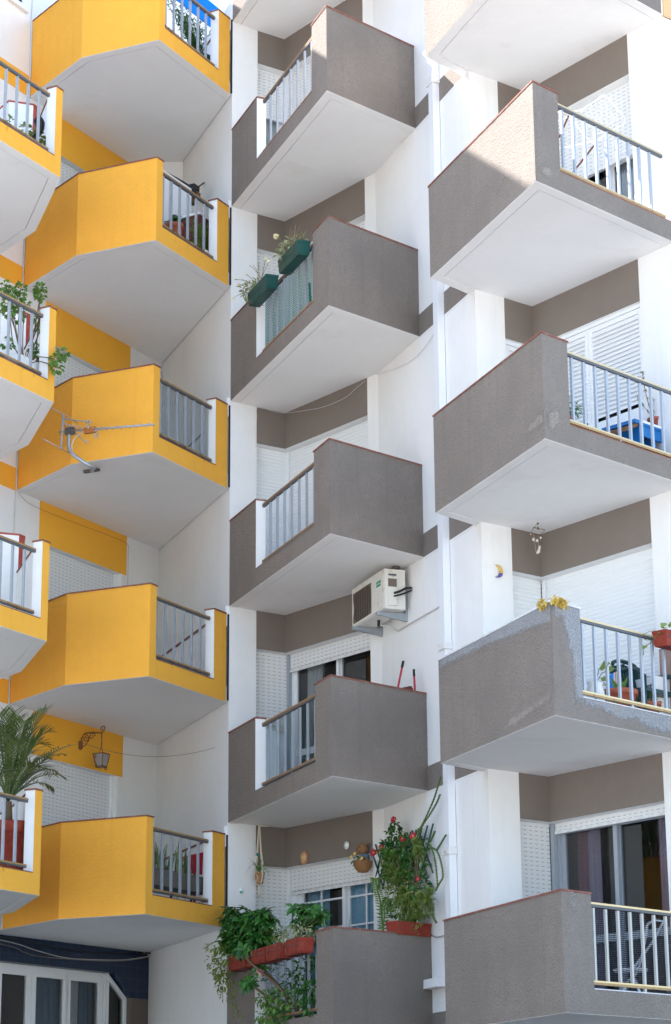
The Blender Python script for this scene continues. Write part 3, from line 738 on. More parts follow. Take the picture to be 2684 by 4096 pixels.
def whorl(b, rng, c, ax, n, L, wd, m=0, droop=.5):
    ax = ax.normalized(); x = ax.cross(Vector((.3,.8,.1))).normalized(); y = ax.cross(x); a0 = rng.random()*6
    for k in range(n):
        a = a0 + k*2*math.pi/n + rng.uniform(-.2,.2)
        d = x*math.cos(a) + y*math.sin(a) + ax*(.45-droop*rng.random())
        leaf(b, Vector(c), d, L*rng.uniform(.8,1.15), wd*rng.uniform(.85,1.15), ax, m, .35, .15)
def flower(b, c, ax, r, n, m=0, mc=None):
    ax = ax.normalized(); x = ax.cross(Vector((.2,.9,.3))).normalized(); y = ax.cross(x); c = Vector(c)
    for k in range(n):
        a = k*2*math.pi/n; d = x*math.cos(a) + y*math.sin(a); s = x*math.cos(a+1.57) + y*math.sin(a+1.57)
        b.mesh([c, c+d*r*.6+s*r*.36+ax*r*.2, c+d*r+ax*r*.12, c+d*r*.6-s*r*.36+ax*r*.2], [(0,1,2,3)], m)
    if mc is not None: ball(b, c+ax*r*.15, r*.2, mc)
def ball(b, c, r, m=0, n=10, sx=1, sy=1, sz=1, smooth=True):
    c = Vector(c); V = []; F = []; k = max(4, n//2+1)
    for i in range(k+1):
        th = math.pi*i/k
        for j in range(n):
            a = 2*math.pi*j/n; V.append(c + Vector((r*sx*math.sin(th)*math.cos(a), r*sy*math.sin(th)*math.sin(a), r*sz*math.cos(th))))
    for i in range(k):
        for j in range(n):
            q = (j+1) % n; F.append((i*n+j, (i+1)*n+j, (i+1)*n+q, i*n+q))
    b.mesh(V, F, m, smooth)
def bez(p0, p1, p2, n=10):
    p0, p1, p2 = Vector(p0), Vector(p1), Vector(p2)
    return [p0*(1-t)**2 + p1*2*t*(1-t) + p2*t*t for t in [i/n for i in range(n+1)]]
def spline(P, n=6):
    P = [Vector(p) for p in P]; out = []
    for i in range(len(P)-1):
        a, b_, c, d = P[max(i-1,0)], P[i], P[i+1], P[min(i+2,len(P)-1)]
        for k in range(n):
            t = k/n; out.append(.5*((2*b_)+(c-a)*t+(2*a-5*b_+4*c-d)*t*t+(3*b_-a-3*c+d)*t**3))
    out.append(P[-1]); return out
def planter_box(name, label, Fw, t0, t1, o0, o1, z0, z1, m, parent_soil=True, group=None, wire=True, cat='planter'):
    root = thing(name, label, cat, Fw((t0+t1)/2, (o0+o1)/2, z0), group)
    b = MB(); k = .022; h = z1-z0
    def ring(z, s): return [Fw(t0+k*s, o1-k*s*.6, z), Fw(t1-k*s, o1-k*s*.6, z), Fw(t1-k*s, o0+k*s*.6, z), Fw(t0+k*s, o0+k*s*.6, z)]
    lv = [(z0, 1.15), (z0+h*.10, .95), (z0+h*.12, .75), (z1-h*.2, .35), (z1-h*.17, .1), (z1, 0.)]
    R = [ring(z, s) for z, s in lv] + [ring(z1, .55), ring(z1-h*.22, .75)]
    b.face(list(reversed(R[0])))
    for i in range(len(R)-1):
        for q in range(4): b.face([R[i][q], R[i][(q+1)%4], R[i+1][(q+1)%4], R[i+1][q]])
    b.build('box', m, root)
    s = MB(); s.face(ring(z1-h*.2, .7)); s.build('soil', M['soil'], root)
    if wire:
        wb = MB()
        for t in (t0+(t1-t0)*.2, t0+(t1-t0)*.8):
            wb.tube([Fw(t, .0, z1-.01), Fw(t, o1+.012, z1-.02), Fw(t, o1+.006, z0-.01), Fw(t, o0-.01, z0-.012)], .004, 5)
        wb.tube([Fw(t0-.01, o1+.01, z1-h*.42), Fw(t1+.01, o1+.01, z1-h*.42)], .003, 5)
        wb.build('wire_hanger', M['dkgrey'], root)
    return root
def pot(root, c, r, h, m, name='pot', soil=True):
    b = MB(); b.lathe(c, [(0,0),(r*.68,0),(r*.72,.01),(r*.93,h*.80),(r*.94,h*.80),(r*1.04,h*.80),(r*1.06,h*.97),(r*1.03,h),(r*.95,h),(r*.92,h*.86)], 22)
    o = b.build(name, m, root)
    if soil:
        s = MB(); s.lathe(c, [(r*.93,h*.88),(0,h*.90)], 16); s.build('soil', M['soil'], root)
    return o
RN = random.Random

# ---- green window boxes on the netted middle balcony
for i, (t0, t1, lab) in enumerate(((1.28, 2.0, 'lower dark green window box with cream daisies, hung left on the netted balcony'), (2.43, 3.15, 'upper dark green window box with pale leaves, beside the netted balcony corner'))):
    pb = planter_box('window_box', lab, F_AB, t0, t1, .03, .20, 12.295, 12.475, M['greenpl'], group='green window boxes')
    rng = RN(20+i); b = MB()
    if i == 0: cl = [((1.42,.1,12.53),(.14,.08,.07),70), ((1.30,.14,12.50),(.13,.08,.06),50), ((1.2,.16,12.56),(.12,.06,.10),24)]
    else: cl = [((2.62,.1,12.57),(.12,.08,.09),80), ((2.55,.12,12.5),(.12,.08,.05),40), ((2.72,.1,12.62),(.07,.05,.06),26), ((3.05,.1,12.53),(.05,.05,.05),18)]
    for c, r, n in cl: cloud(b, rng, F_AB(*c), r, n, .075, .032, 0, .1)
    b.build('foliage', M['leaf_pl'], pb)
    st = MB(); fl = MB()
    ends = [(1.06,.1,12.966),(1.2,.1,12.92),(.93,.1,12.89),(.82,.12,12.86),(.586,.14,12.946),(.485,.14,12.716),(.70,.12,12.83),(.90,.12,12.60),(1.81,.1,12.72),(1.42,.1,12.86),(1.70,.1,12.80)] if i == 0 else [(2.089,.1,12.961),(2.97,.1,12.745),(2.62,.1,12.87),(2.75,.08,12.84),(2.68,.1,12.80)]
    for q, e in enumerate(ends):
        s0 = F_AB(rng.uniform(t0+.05, t0+.4) if i == 0 else rng.uniform(2.5, 2.75), .1, 12.47); e3 = F_AB(*e); md = (s0+e3)/2+Vector((0,0,.06))
        st.tube(bez(s0, md, e3, 6), .0035, 4)
        if q in (2, 4, 5, 6, 8, 10) if i == 0 else q == 0:
            for _ in range(3 if not (i and q == 0) else 6): flower(fl, e3+rv(rng)*.012, rv(rng)+Vector((0,-.6,.4)), .022 if not i else .036, 7)
    st.build('stem', M['leaf_dry'], pb); fl.build('flower', M['wfl'], pb)
# ---- folded green chair behind that net
ch = thing('folding_chair', 'green folding chair leaning behind the green net of the middle balcony', 'chair', F_AB(2.75, -.35, zm(2)+.2))
b = MB(); b.fbox(F_AB, 2.55, 3.05, -.40, -.37, zm(2)+.45, zm(2)+.98); b.build('backrest', M['greenpl'], ch)
for t in (2.0, 2.45, 3.06):
    b = MB(); b.tube([F_AB(t,-.42,zm(2)+.2), F_AB(t+.05,-.36,zm(2)+.95)], .016, 6); b.build('leg', M['greenpl'], ch)
b = MB(); b.tube([F_AB(1.9,-.4,zm(2)+.62), F_AB(2.55,-.38,zm(2)+.70)], .025, 6); b.build('stretcher', M['greenpl'], ch)

# ---- lowest middle balcony: red boxes and greenery
reds = []
for t0, t1, lab in ((2.63, 3.13, 'terracotta-red planter box of variegated leaves nearest the solid corner of the lowest middle balcony'), (1.98, 2.50, 'terracotta-red planter box with a mossy green cushion, between two red boxes on the rail'), (1.31, 1.93, 'terracotta-red planter box with the big umbrella plant, behind the pink frangipani'), (.62, 1.24, 'terracotta-red planter box almost hidden by the light green trailing vine')):
    reds.append(planter_box('planter_box', lab, F_AB, t0, t1, .02, .20, 3.965, 4.135, M['redpl'], group='red planter boxes on the lowest middle balcony'))
def plant(name, label, cat, loc, parts, group=None):
    r = thing(name, label, cat, loc, group)
    for nm, bm, mt in parts: bm.build(nm, mt, r)
    return r
rng = RN(31)
def umbrella_plant(label, nodes, L, base, seed):
    rng = RN(seed); b = MB(); s = MB()
    for (t, o, z) in nodes:
        c = F_AB(t, o, z); whorl(b, rng, c, Vector((rng.uniform(-.4,.4), rng.uniform(-.7,.1), .8)), 9, L, L*.40, 0, .75); s.tube(bez(F_AB(*base), F_AB((t+base[0])/2, .06, (z+base[2])/2), c, 6), .006, 5)
    return plant('umbrella_plant', label, 'plant', F_AB(*base), [('foliage', b, M['leaf_dk']), ('stem', s, M['gstem'])])
rng = RN(5); nodes = []
for (t, z, a, c, n) in ((.45, 4.66, .16, .07, 6), (.80, 4.62, .22, .10, 10), (.7, 4.45, .3, .12, 16), (1.15, 4.42, .32, .15, 22), (1.55, 4.40, .22, .15, 16), (1.3, 4.24, .4, .10, 18), (.75, 4.28, .3, .08, 10), (1.35, 4.55, .2, .05, 8), (1.0, 4.30, .5, .12, 22), (.6, 4.38, .3, .12, 14), (1.0, 4.5, .35, .1, 14)):
    for _ in range(n): nodes.append((t+rng.uniform(-a, a), rng.uniform(-.05, .2), z+rng.uniform(-c, c)))
umbrella_plant('big dark green umbrella plant filling the left half of the lowest middle balcony rail', nodes, .15, (1.5, .1, 4.1), 6)
nodes = []
for (t, z, a, c, n) in ((2.36, 4.56, .10, .05, 5), (2.45, 4.44, .18, .08, 9), (2.68, 4.42, .17, .08, 9), (2.5, 4.30, .2, .08, 8), (2.88, 4.40, .05, .05, 3)):
    for _ in range(n): nodes.append((t+rng.uniform(-a, a), rng.uniform(-.22, -.02), z+rng.uniform(-c, c)))
umbrella_plant('smaller dark green umbrella plant standing in front of the white grid window', nodes, .13, (2.4, -.1, 4.1), 7)
rng = RN(8); b = MB(); s = MB()
for c, r, n in (((.42,.18,4.28),(.22,.10,.07),110), ((.60,.2,4.16),(.17,.08,.10),130), ((.40,.2,4.04),(.15,.07,.09),80), ((.3,.19,3.86),(.06,.05,.10),40), ((.5,.2,3.86),(.1,.05,.10),36), ((.36,.18,3.95),(.1,.05,.1),50), ((.5,.2,3.68),(.05,.04,.05),12), ((.72,.2,3.78),(.08,.04,.12),18), ((.85,.2,3.58),(.06,.03,.06),10), ((1.02,.2,3.45),(.03,.02,.04),6), ((.12,.2,3.98),(.05,.03,.03),5), ((.02,.2,4.15),(.08,.04,.05),10)):
    cloud(b, rng, F_AB(*c), r, n, .055, .026, 0, .4)
for e in ((.25,3.72),(.45,3.6),(.85,3.55),(1.03,3.42),(.1,3.95),(.7,3.7)): s.tube(bez(F_AB(.6,.2,4.1), F_AB((e[0]+.6)/2,.24,3.95), F_AB(e[0],.2,e[1]), 8), .003, 4)
plant('trailing_vine', 'light green vine trailing down the grey panel of the lowest middle balcony', 'plant', F_AB(.6,.15,4.1), [('foliage', b, M['leaf_yl']), ('stem', s, M['stem'])])
rng = RN(9); b = MB(); cloud(b, rng, F_AB(2.22,.1,4.26), (.10,.08,.10), 190, .03, .012); cloud(b, rng, F_AB(2.18,.12,4.16), (.13,.08,.06), 90, .03, .012)
plant('cushion_plant', 'fine mossy green cushion plant in the middle red planter box', 'plant', F_AB(2.22,.1,4.1), [('foliage', b, M['leaf_yl'])])
rng = RN(10); b = MB(); cloud(b, rng, F_AB(2.78,.1,4.20), (.22,.09,.055), 150, .05, .022); cloud(b, rng, F_AB(2.9,.1,4.26), (.12,.07,.04), 40, .05, .022); cloud(b, rng, F_AB(2.52,.12,4.17), (.06,.05,.08), 24, .05, .02)
plant('variegated_plant', 'cream and green variegated plant in the red box nearest the balcony corner', 'plant', F_AB(2.8,.1,4.1), [('foliage', b, M['leaf_pl'])])
def frangipani(label, cs, fl, seed, stem):
    rng = RN(seed); b = MB(); f = MB(); s = MB()
    for c in cs: whorl(b, rng, F_AB(*c), Vector((-.3,-.7,.4)), 11, .135, .052, 0, .4)
    for c in fl:
        for _ in range(5): flower(f, F_AB(*c)+rv(rng)*.03, rv(rng)+Vector((-.4,-1,.2)), .024, 5)
    s.tube(spline([F_AB(*q) for q in stem], 4), [.02-.008*i/(4*(len(stem)-1)) for i in range(4*(len(stem)-1)+1)], 7)
    plant('frangipani', label, 'plant', F_AB(*stem[0]), [('foliage', b, M['leaf_dk']), ('flower', f, M['pinkfl']), ('stem', s, M['stem'])])
frangipani('frangipani rosette held in front of the red boxes, pale pink blossom beside it', [(1.40,.26,4.15)], [(1.20,.24,4.10)], 41, [(2.15,-.15,3.25),(2.0,-.02,3.62),(1.72,.14,3.86),(1.5,.24,4.02),(1.42,.26,4.12)])
frangipani('frangipani rosette with pink blossom poking out low through the balusters', [(1.33,.16,3.78),(1.28,.18,3.74)], [(1.17,.2,3.72),(1.24,.2,3.71)], 42, [(2.0,-.2,3.3),(1.75,-.06,3.5),(1.5,.08,3.66),(1.35,.15,3.76)])
frangipani('cream-blossomed frangipani tip just under the middle red planter boxes', [(1.60,.12,3.92)], [(1.62,.15,3.88),(1.68,.14,3.87)], 43, [(2.1,-.2,3.3),(1.95,-.06,3.6),(1.75,.05,3.82),(1.62,.12,3.9)])
for i, (lab, cl, mt, L) in enumerate((('mid-green bush growing low through the balusters of the lowest middle balcony', [((1.45,.02,3.60),(.12,.1,.07),40), ((1.55,0,3.56),(.1,.1,.08),30), ((1.95,.03,3.52),(.16,.1,.12),80), ((1.85,.05,3.36),(.2,.1,.09),90), ((2.1,.05,3.30),(.2,.08,.08),80), ((2.35,-.02,3.52),(.18,.1,.08),60), ((1.75,.08,3.25),(.15,.06,.05),40)], 'leaf_md', .07), ('dark leafy shrub at the right end behind the balusters of the lowest middle balcony', [((1.8,-.35,3.85),(.5,.12,.22),130), ((2.5,-.35,3.75),(.5,.12,.3),150), ((1.7,-.3,3.5),(.4,.12,.2),90), ((2.4,-.3,3.42),(.5,.12,.15),90), ((2.95,-.05,3.56),(.17,.1,.09),90), ((2.9,-.05,3.68),(.12,.08,.10),30), ((2.75,-.15,3.8),(.2,.1,.12),30), ((2.3,-.25,3.78),(.25,.1,.12),30), ((3.0,-.05,3.38),(.15,.08,.06),40), ((1.97,-.12,3.72),(.1,.08,.08),26)], 'leaf_dk', .08))):
    rng = RN(50+i); b = MB(); s = MB()
    for c, r, n in cl:
        cloud(b, rng, F_AB(*c), r, n, L, L*.5, 0, .2); s.tube(bez(F_AB(2.0+.6*i,-.2,3.2), F_AB(c[0],-.1,3.3), F_AB(*c), 5), .006, 5)
    plant('leafy_shrub', lab, 'plant', F_AB(2.0+.6*i,-.2,3.24), [('foliage', b, M[mt]), ('stem', s, M['stem'])])
t_ = thing('flowerpot', 'red flowerpot on the floor behind the balusters of the lowest middle balcony', 'flowerpot', F_AB(1.75,-.28,3.25)); pot(t_, F_AB(1.75,-.28,3.25), .12, .24, M['redpl'])
# ---- snake plants behind the parapet top, lowest middle balcony
def straps(label, Fw, bases, seed, zb, mats='agave'):
    rng = RN(seed); b = MB()
    for (t, o, z1, lean, wd) in bases:
        P = bez(Fw(t, o, zb), Fw(t+lean*.2, o, (zb+z1)/2), Fw(t+lean, o+rng.uniform(-.03,.03), z1), 7); s = Fw.d.to_3d()+Fw.n.to_3d()*rng.uniform(-.9,.9); s.normalize()
        for i in range(7):
            w0 = wd*(1-(i/7)**2.2)*(.7+.3*min(1,i/2)); w1 = wd*(1-((i+1)/7)**2.2)*(.7+.3*min(1,(i+1)/2))
            b.face([P[i]-s*w0/2, P[i]+s*w0/2, P[i+1]+s*w1/2, P[i+1]-s*w1/2])
    return plant('snake_plant', label, 'plant', Fw(bases[0][0], bases[0][1], zb), [('foliage', b, M[mats])])
straps('left snake plant showing pointed leaves above the coping of the lowest middle balcony', F_BC, [(.16,-.25,4.37,-.06,.05),(.2,-.25,4.28,.03,.045),(.26,-.27,4.24,.04,.04)], 61, 3.6)
straps('right snake plant showing one tall pointed leaf above the coping of the lowest middle balcony', F_BC, [(.44,-.25,4.45,.05,.055),(.40,-.24,4.26,-.03,.045),(.5,-.26,4.22,.03,.04)], 62, 3.6)
# ---- long red box on the parapet with the climbing plants
cb = planter_box('planter_box', 'long terracotta-red planter box standing on the parapet beside the drainpipe', F_BC, .955, 1.52, -.15, .03, 4.182, 4.33, M['redpl'], wire=False)
b = MB()
for k in range(11):
    t = -.30+k*.17; b.tube([F_u(t,.05,4.88), F_u(t+.42,.05,5.44)], .011, 4) if t < 1.3 else None; b.tube([F_u(t+.42,.066,4.88), F_u(t,.066,5.44)], .011, 4) if t < 1.3 else None
tag(b.build('trellis', M['greenpl']), 'dark green lattice trellis fixed to the white wall beside the drainpipe', 'trellis')
rng = RN(71); b = MB(); s = MB()
for c, r, n in (((.85,.2,5.38),(.10,.08,.14),60), ((.62,.2,5.28),(.12,.08,.10),60), ((1.0,.2,5.2),(.18,.1,.15),120), ((1.35,.2,5.22),(.18,.1,.14),90), ((.9,.18,5.02),(.2,.1,.14),90), ((1.35,.18,5.0),(.2,.1,.15),80), ((1.15,.18,4.78),(.2,.1,.15),80), ((1.5,.16,4.72),(.14,.08,.14),50), ((.86,.2,4.56),(.09,.07,.10),50), ((.83,.2,5.52),(.05,.05,.04),20)):
    cloud(b, rng, F_u(*c), r, n, .062, .042, 0, .2, .5)
for e in ((.85,5.4),(.6,5.25),(1.35,5.25),(1.1,5.0),(.86,4.6)): s.tube(bez(F_u(1.15,.15,4.3), F_u(1.1,.15,4.8), F_u(e[0],.15,e[1]), 8), .006, 5)
f = []
for (t, z, r) in ((.96,5.584,.036),(.93,5.57,.03),(1.0,5.575,.028),(1.553,5.304,.048),(1.242,5.316,.048),(.316,5.274,.055),(.56,5.307,.042),(1.68,4.80,.032)):
    q_ = MB(); flower(q_, F_u(t,.26,z), Vector((-.5,-.8,.1)), r, 6, 0, 1); f.append(q_)
b2 = MB(); cloud(b2, rng, F_u(.36,.2,5.22), (.06,.05,.04), 12, .07, .05); b.v += [] 
plant('rose_periwinkle', 'dark-leaved climber with crimson flowers on the trellis', 'plant', F_u(1.15,.15,4.25), [('foliage', b, M['leaf_dk']), ('stem', s, M['stem']), *[('flower', q_, [M['redfl'], M['yfl']]) for q_ in f]])
rng = RN(72); b = MB(); s = MB()
tips = [(.60,.24,5.24),(.78,.26,5.20),(1.02,.27,5.16),(.72,.26,5.04),(.95,.27,5.0),(1.1,.26,4.94),(1.6,.24,5.22),(1.66,.24,5.12),(1.9,.22,4.62),(1.86,.22,4.52),(1.0,.26,4.86),(1.25,.26,4.72),(1.42,.26,4.62),(1.1,.26,4.62),(1.3,.26,4.50),(1.55,.24,4.52),(1.7,.24,4.60),(1.45,.28,4.36),(1.25,.28,4.34),(1.3,.3,4.15),(1.22,.3,4.1),(1.5,.28,4.28),(.72,.26,4.94),(1.6,.24,4.40)]
for t, o, z in tips:
    c = F_u(t, o, z); ax = Vector((rng.uniform(-.5,.3), -.4, .8 if z > 4.3 else -.6))
    for k in range(7): whorl(b, rng, c+ax*.016*k-ax*.05, ax, 12, .066, .016, 0, .1)
    cloud(b, rng, c-Vector((0,0,.06)), (.07,.05,.06), 26, .05, .012)
    s.tube(bez(F_u(1.25,.16,4.3), F_u((t+1.25)/2,.2,(z+4.4)/2), c, 7), .007, 5)
for c, r, n in (((1.25,.22,4.75),(.25,.08,.18),220), ((1.4,.22,4.5),(.25,.08,.12),200), ((.95,.24,5.05),(.16,.06,.12),90)): cloud(b, rng, F_u(*c), r, n*2, .05, .015)
plant('succulent_shrub', 'feathery light green succulent shrub in the long red planter box', 'plant', F_u(1.25,.15,4.25), [('foliage', b, M['leaf_ol']), ('stem', s, M['stem'])])
def cactus(label, P, seed, r=.0095):
    rng = RN(seed); b = MB(); pts_ = spline([F_u(*p) for p in P], 7); b.tube(pts_, r, 5)
    for i in range(1, len(pts_)-1):
        for k in (-1, 1):
            d = (pts_[i+1]-pts_[i-1]).normalized(); sd = d.cross(Vector((.3,-1,.1))).normalized()*k
            b.tube([pts_[i]+sd*r*.7, pts_[i]+sd*r*1.9+d*.006], [r*.45, r*.1], 4)
    return b
parts = [('stem', cactus('', P, 80+i), M['cactus']) for i, P in enumerate((
    [(1.1,.2,4.4),(1.0,.22,4.9),(1.15,.2,5.30),(1.47,.16,5.377),(1.85,.15,5.62),(2.03,.15,5.78),(2.137,.15,5.895)],
    [(1.2,.2,4.4),(1.35,.22,5.0),(1.5,.16,5.36),(1.8,.15,5.52),(2.0,.15,5.62),(2.103,.15,5.70)],
    [(1.25,.2,4.4),(1.6,.2,4.9),(1.78,.18,5.12),(1.968,.15,5.086),(2.1,.15,4.92),(2.133,.15,4.776),(2.016,.15,4.702),(1.93,.16,4.64)],
    [(1.968,.15,5.086),(2.1,.15,5.15),(2.247,.15,5.224)],
    [(1.7,.17,5.2),(1.85,.17,5.15),(1.93,.15,4.95),(1.98,.15,4.70)],
    [(1.8,.16,5.2),(1.87,.15,5.26),(1.93,.15,5.31)],
    [(1.6,.2,4.7),(1.72,.18,4.55),(1.775,.15,4.459),(1.85,.15,4.35),(1.926,.15,4.286)],
    [(1.5,.2,5.30),(1.25,.24,5.25),(1.3,.24,5.12),(1.42,.25,5.06)]))]
plant('climbing_cactus', 'thorny climbing cactus stems reaching up towards the drainpipe', 'plant', F_u(1.2,.2,4.3), parts)
b = MB(); rng = RN(90); P = spline([F_u(.31,.16,4.2), F_u(.295,.15,4.342), F_u(.231,.15,4.681), F_u(.12,.15,4.88), F_u(.074,.15,5.006)], 8); b.tube(P, .012, 5)
P2 = spline([F_u(.30,.16,4.2), F_u(.34,.15,4.5), F_u(.36,.15,4.64), F_u(.5,.15,4.72)], 8); b.tube(P2, .010, 5)
for Q in (P, P2):
    for i in range(1, len(Q)-1):
        d = (Q[i+1]-Q[i-1]).normalized(); sd = d.cross(Vector((.3,-1,.1))).normalized()
        for k in (-1, 1): leaf(b, Q[i], sd*k+d*.3, .075, .018, Vector((0,-1,.3)), 0, .1)
plant('fishbone_cactus', 'zigzag fishbone cactus standing alone left of the long red planter box', 'plant', F_u(.3,.15,4.2), [('stem', b, M['leaf_md'])])
b = MB(); b.tube(spline([F_u(1.48,.03,4.20), F_u(1.6,.02,4.165), F_u(1.83,.02,4.16)], 5), .006, 5); tag(b.build('twine', M['cable']), 'thin twine tied from the long red planter box across to the drainpipe side', 'twine')
# ------------------------------------------------------------------ air conditioner
ac = thing('air_conditioner', 'white outdoor air conditioner with a green label on wall brackets under the middle balcony', 'air conditioner', F_u(.45,.2,8.0))
at0, at1, ao0, ao1, az0, az1 = -.08, 1.01, .085, .355, 8.095, 8.572
b = MB(); r = .03
b.fbox(F_u, at0, at1, ao0, ao1-.012, az0, az1); b.fbox(F_u, at0, at0+.03, ao1-.013, ao1, az0+.01, az1-.006); b.fbox(F_u, at0+.66, at1-.03, ao1-.013, ao1, az0+.01, az1-.006); b.fbox(F_u, at0+.03, at0+.66, ao1-.013, ao1, az1-.05, az1-.006); b.fbox(F_u, at0+.03, at0+.66, ao1-.013, ao1, az0+.01, az0+.04)
b.fbox(F_u, at1-.03, at1, ao1-.013, ao1-.004, az0+.01, az1-.006); b.fbox(F_u, at0-.006, at1+.006, ao0-.004, ao1+.004, az1-.006, az1+.012); b.build('casing', M['cream'], ac)
M['grille'] = mat('dusty_brown_grille', (.16,.125,.10), .8)
b = MB(); cz = (az0+az1)/2-.004; ct = at0+.345
b.face([F_u(at0+.03,ao1-.0115,az0+.04), F_u(at0+.66,ao1-.0115,az0+.04), F_u(at0+.66,ao1-.0115,az1-.05), F_u(at0+.03,ao1-.0115,az1-.05)], 0)
for i in range(19):
    z = az0+.05+i*.0205; b.fbox(F_u, at0+.03, at0+.66, ao1-.010, ao1-.006, z, z+.005, 1)
for i in range(8):
    t = at0+.08+i*.078; b.fbox(F_u, t, t+.006, ao1-.006, ao1-.002, az0+.04, az1-.05, 1)
b.build('fan_grille', [mat('dark_fan_recess', (.05,.04,.035), .9), M['grille']], ac)
b = MB()
for q in range(4):
    sx, sz = (-1,1)[q % 2], (-1,1)[q//2]; c0 = (ct+sx*.315, cz+sz*.19)
    P = [F_u(c0[0], ao1-.001, c0[1])]+[F_u(ct+sx*(.315-.17+.17*math.sin(a)), ao1-.001, cz+sz*(.19-.17+.17*math.cos(a))) for a in [i*math.pi/16 for i in range(9)]]
    b.face(P if sx*sz > 0 else list(reversed(P)))
b.build('grille_corner', M['grille'], ac)
b = MB(); b.fbox(F_u, .755, .895, ao1, ao1+.002, 8.405, 8.475); lb = b.build('label', mat('green_label', (.0,.25,.12), .4), ac)
b = MB(); b.fbox(F_u, .77, .88, ao1+.002, ao1+.003, 8.434, 8.446); b.fbox(F_u, .76, .895, ao1, ao1+.0015, 8.355, 8.40); b.build('label_print', M['ywhite'], lb)
Fs = Fr(F_u(at1, ao1, 0).xy, F_u(at1, ao0, 0).xy)
b = MB(); b.fbox(Fs, .04, .15, .0, .028, az0+.04, az1-.03); b.fbox(Fs, .045, .145, .028, .031, az1-.075, az1-.05, 1); b.fbox(Fs, .04, .15, .028, .03, az1-.21, az1-.11, 2); b.build('valve_cover', [M['cream'], M['dkgrey'], M['grille']], ac)
b = MB(); b.tube(spline([Fs(.11,.03,az0+.19), Fs(.18,.05,az0+.21), Fs(.25,.05,az0+.25), F_u(at1+.03,.015,az0+.27)], 5), .014, 8); b.tube(spline([Fs(.11,.03,az0+.15), Fs(.19,.06,az0+.17), F_u(at1+.03,.015,az0+.24)], 5), .011, 8); b.build('insulated_pipe', M['black'], ac)
for t in (.04, .853):
    b = MB(); b.fbox(F_u, t-.02, t+.02, .002, .03, 7.99, 8.40); b.fbox(F_u, t-.022, t+.022, .03, .40, 8.045, 8.085)
    a = [F_u(t-.021,.03,7.995), F_u(t+.021,.03,7.995), F_u(t+.021,.40,8.05), F_u(t-.021,.40,8.05)]; b.face(a); b.face([F_u(t-.021,.03,7.995), F_u(t-.021,.40,8.05), F_u(t-.021,.40,8.085), F_u(t-.021,.03,8.085)]); b.face([F_u(t+.021,.03,7.995), F_u(t+.021,.03,8.085), F_u(t+.021,.40,8.085), F_u(t+.021,.40,8.05)])
    b.build('bracket', M['steel'], ac)
b = MB(); b.tube([F_u(.42,.2,8.10), F_u(.42,.2,8.02)], .02, 8); b.build('drain_spout', M['black'], ac)
b = MB(); b.tube(spline([F_u(.42,.2,8.03), F_u(.45,.1,8.02), F_u(.56,.02,7.944), F_u(.75,.02,7.94), F_u(1.3,.02,7.937), F_u(2.06,.02,7.93)], 5), .009, 6); b.build('drain_hose', M['wcable'], ac)
b = MB(); rng = RN(3)
for k in range(5): ball(b, F_u(.45+.11*k, .14+.03*rng.random(), 8.64), .05+.02*rng.random(), 0, 7, 1, 1, .5)
b.build('mortar_lump', M['conc'], ac)
# ------------------------------------------------------------------ cables
def cable(label, P, r=.005, m='wcable', n=6): 
    b = MB(); b.tube(spline(P, n), r, 5); return tag(b.build('cable', M[m]), label, 'cable')
cable('white cable drooping across the white wall beside the netted middle balcony', [F_u(2.06,.02,11.36), F_u(1.75,.02,11.27), F_u(1.4,.02,11.22), F_u(1.0,.02,11.239), F_u(.45,.02,11.34), F_u(.02,.02,11.436)], .004)
cable('thin white cable sagging over the grey band above the fully closed shutters', [F_DE(1.75,.02,11.42), F_DE(1.55,.03,11.36), F_DE(1.35,.03,11.302), F_DE(.9,.03,11.30), F_DE(.5,.03,11.36), F_DE(.05,.03,11.445), F_FE(.25,.03,11.44), F_FE(0,.03,11.45), F_FE(-.02,.03,11.3), F_FE(-.02,.012,10.9)], .003)
cable('cable hanging from the wall lantern across to the white side wall', [Vector((-3.40,29.66,7.15)).lerp(Vector((-1.56,28.79,6.912)), k/10)-Vector((0,0,.62*k/10*(1-k/10))) for k in range(11)], .003, 'cable')
cable('vertical white cable on the wall left of the yellow balconies', [F_w(-.555,.02,18.0), F_w(-.555,.02,14.0), F_w(-.555,.02,10.5), F_w(-.555,.02,7.0), F_w(-.555,.02,4.7)], .010, 'wcable')
cable('cable loop running under the third yellow balcony soffit', [F_w(-.5,.02,10.23), F_w(-.3,.02,10.15), F_w(0,.02,10.13), F_w(.6,.02,10.13), F_w(1.5,.02,10.15), F_w(2.02,.02,10.14), F_w(2.07,.02,10.0), F_w(2.07,.02,9.4)], .0022, 'rust')
for lab, P, r, m in (('pale upper cable looped across the dark blue tiles', [(-3,4.62),(-.23,4.49),(.5,4.41),(1.06,4.36),(1.67,4.377),(2.3,4.42),(2.82,4.50)], .0055, 'wcable'), ('brown lower cable looped across the dark blue tiles', [(-3,4.58),(-.227,4.439),(.25,4.37),(.57,4.337),(1.2,4.35),(1.8,4.37),(2.4,4.42),(2.87,4.51)], .007, 'cable'), ('black cable bundle along the top of the dark blue tiles', [(-3,4.60),(-.23,4.529),(.5,4.50),(1.08,4.46),(1.9,4.48),(2.75,4.53)], .009, 'black'), ('black cable running down the joint beside the tiled shop front', [(2.60,4.52),(2.90,4.535),(2.955,4.4),(2.955,3.8),(2.955,2.5)], .018, 'black'), ('white conduit running down the joint beside the tiled shop front', [(2.7,4.54),(2.88,4.50),(2.90,4.3),(2.90,3.8),(2.90,2.5)], .014, 'wcable')):
    cable(lab, [F_t(t, .03 if t < 2.5 else .05, z) for t, z in P], r, m)
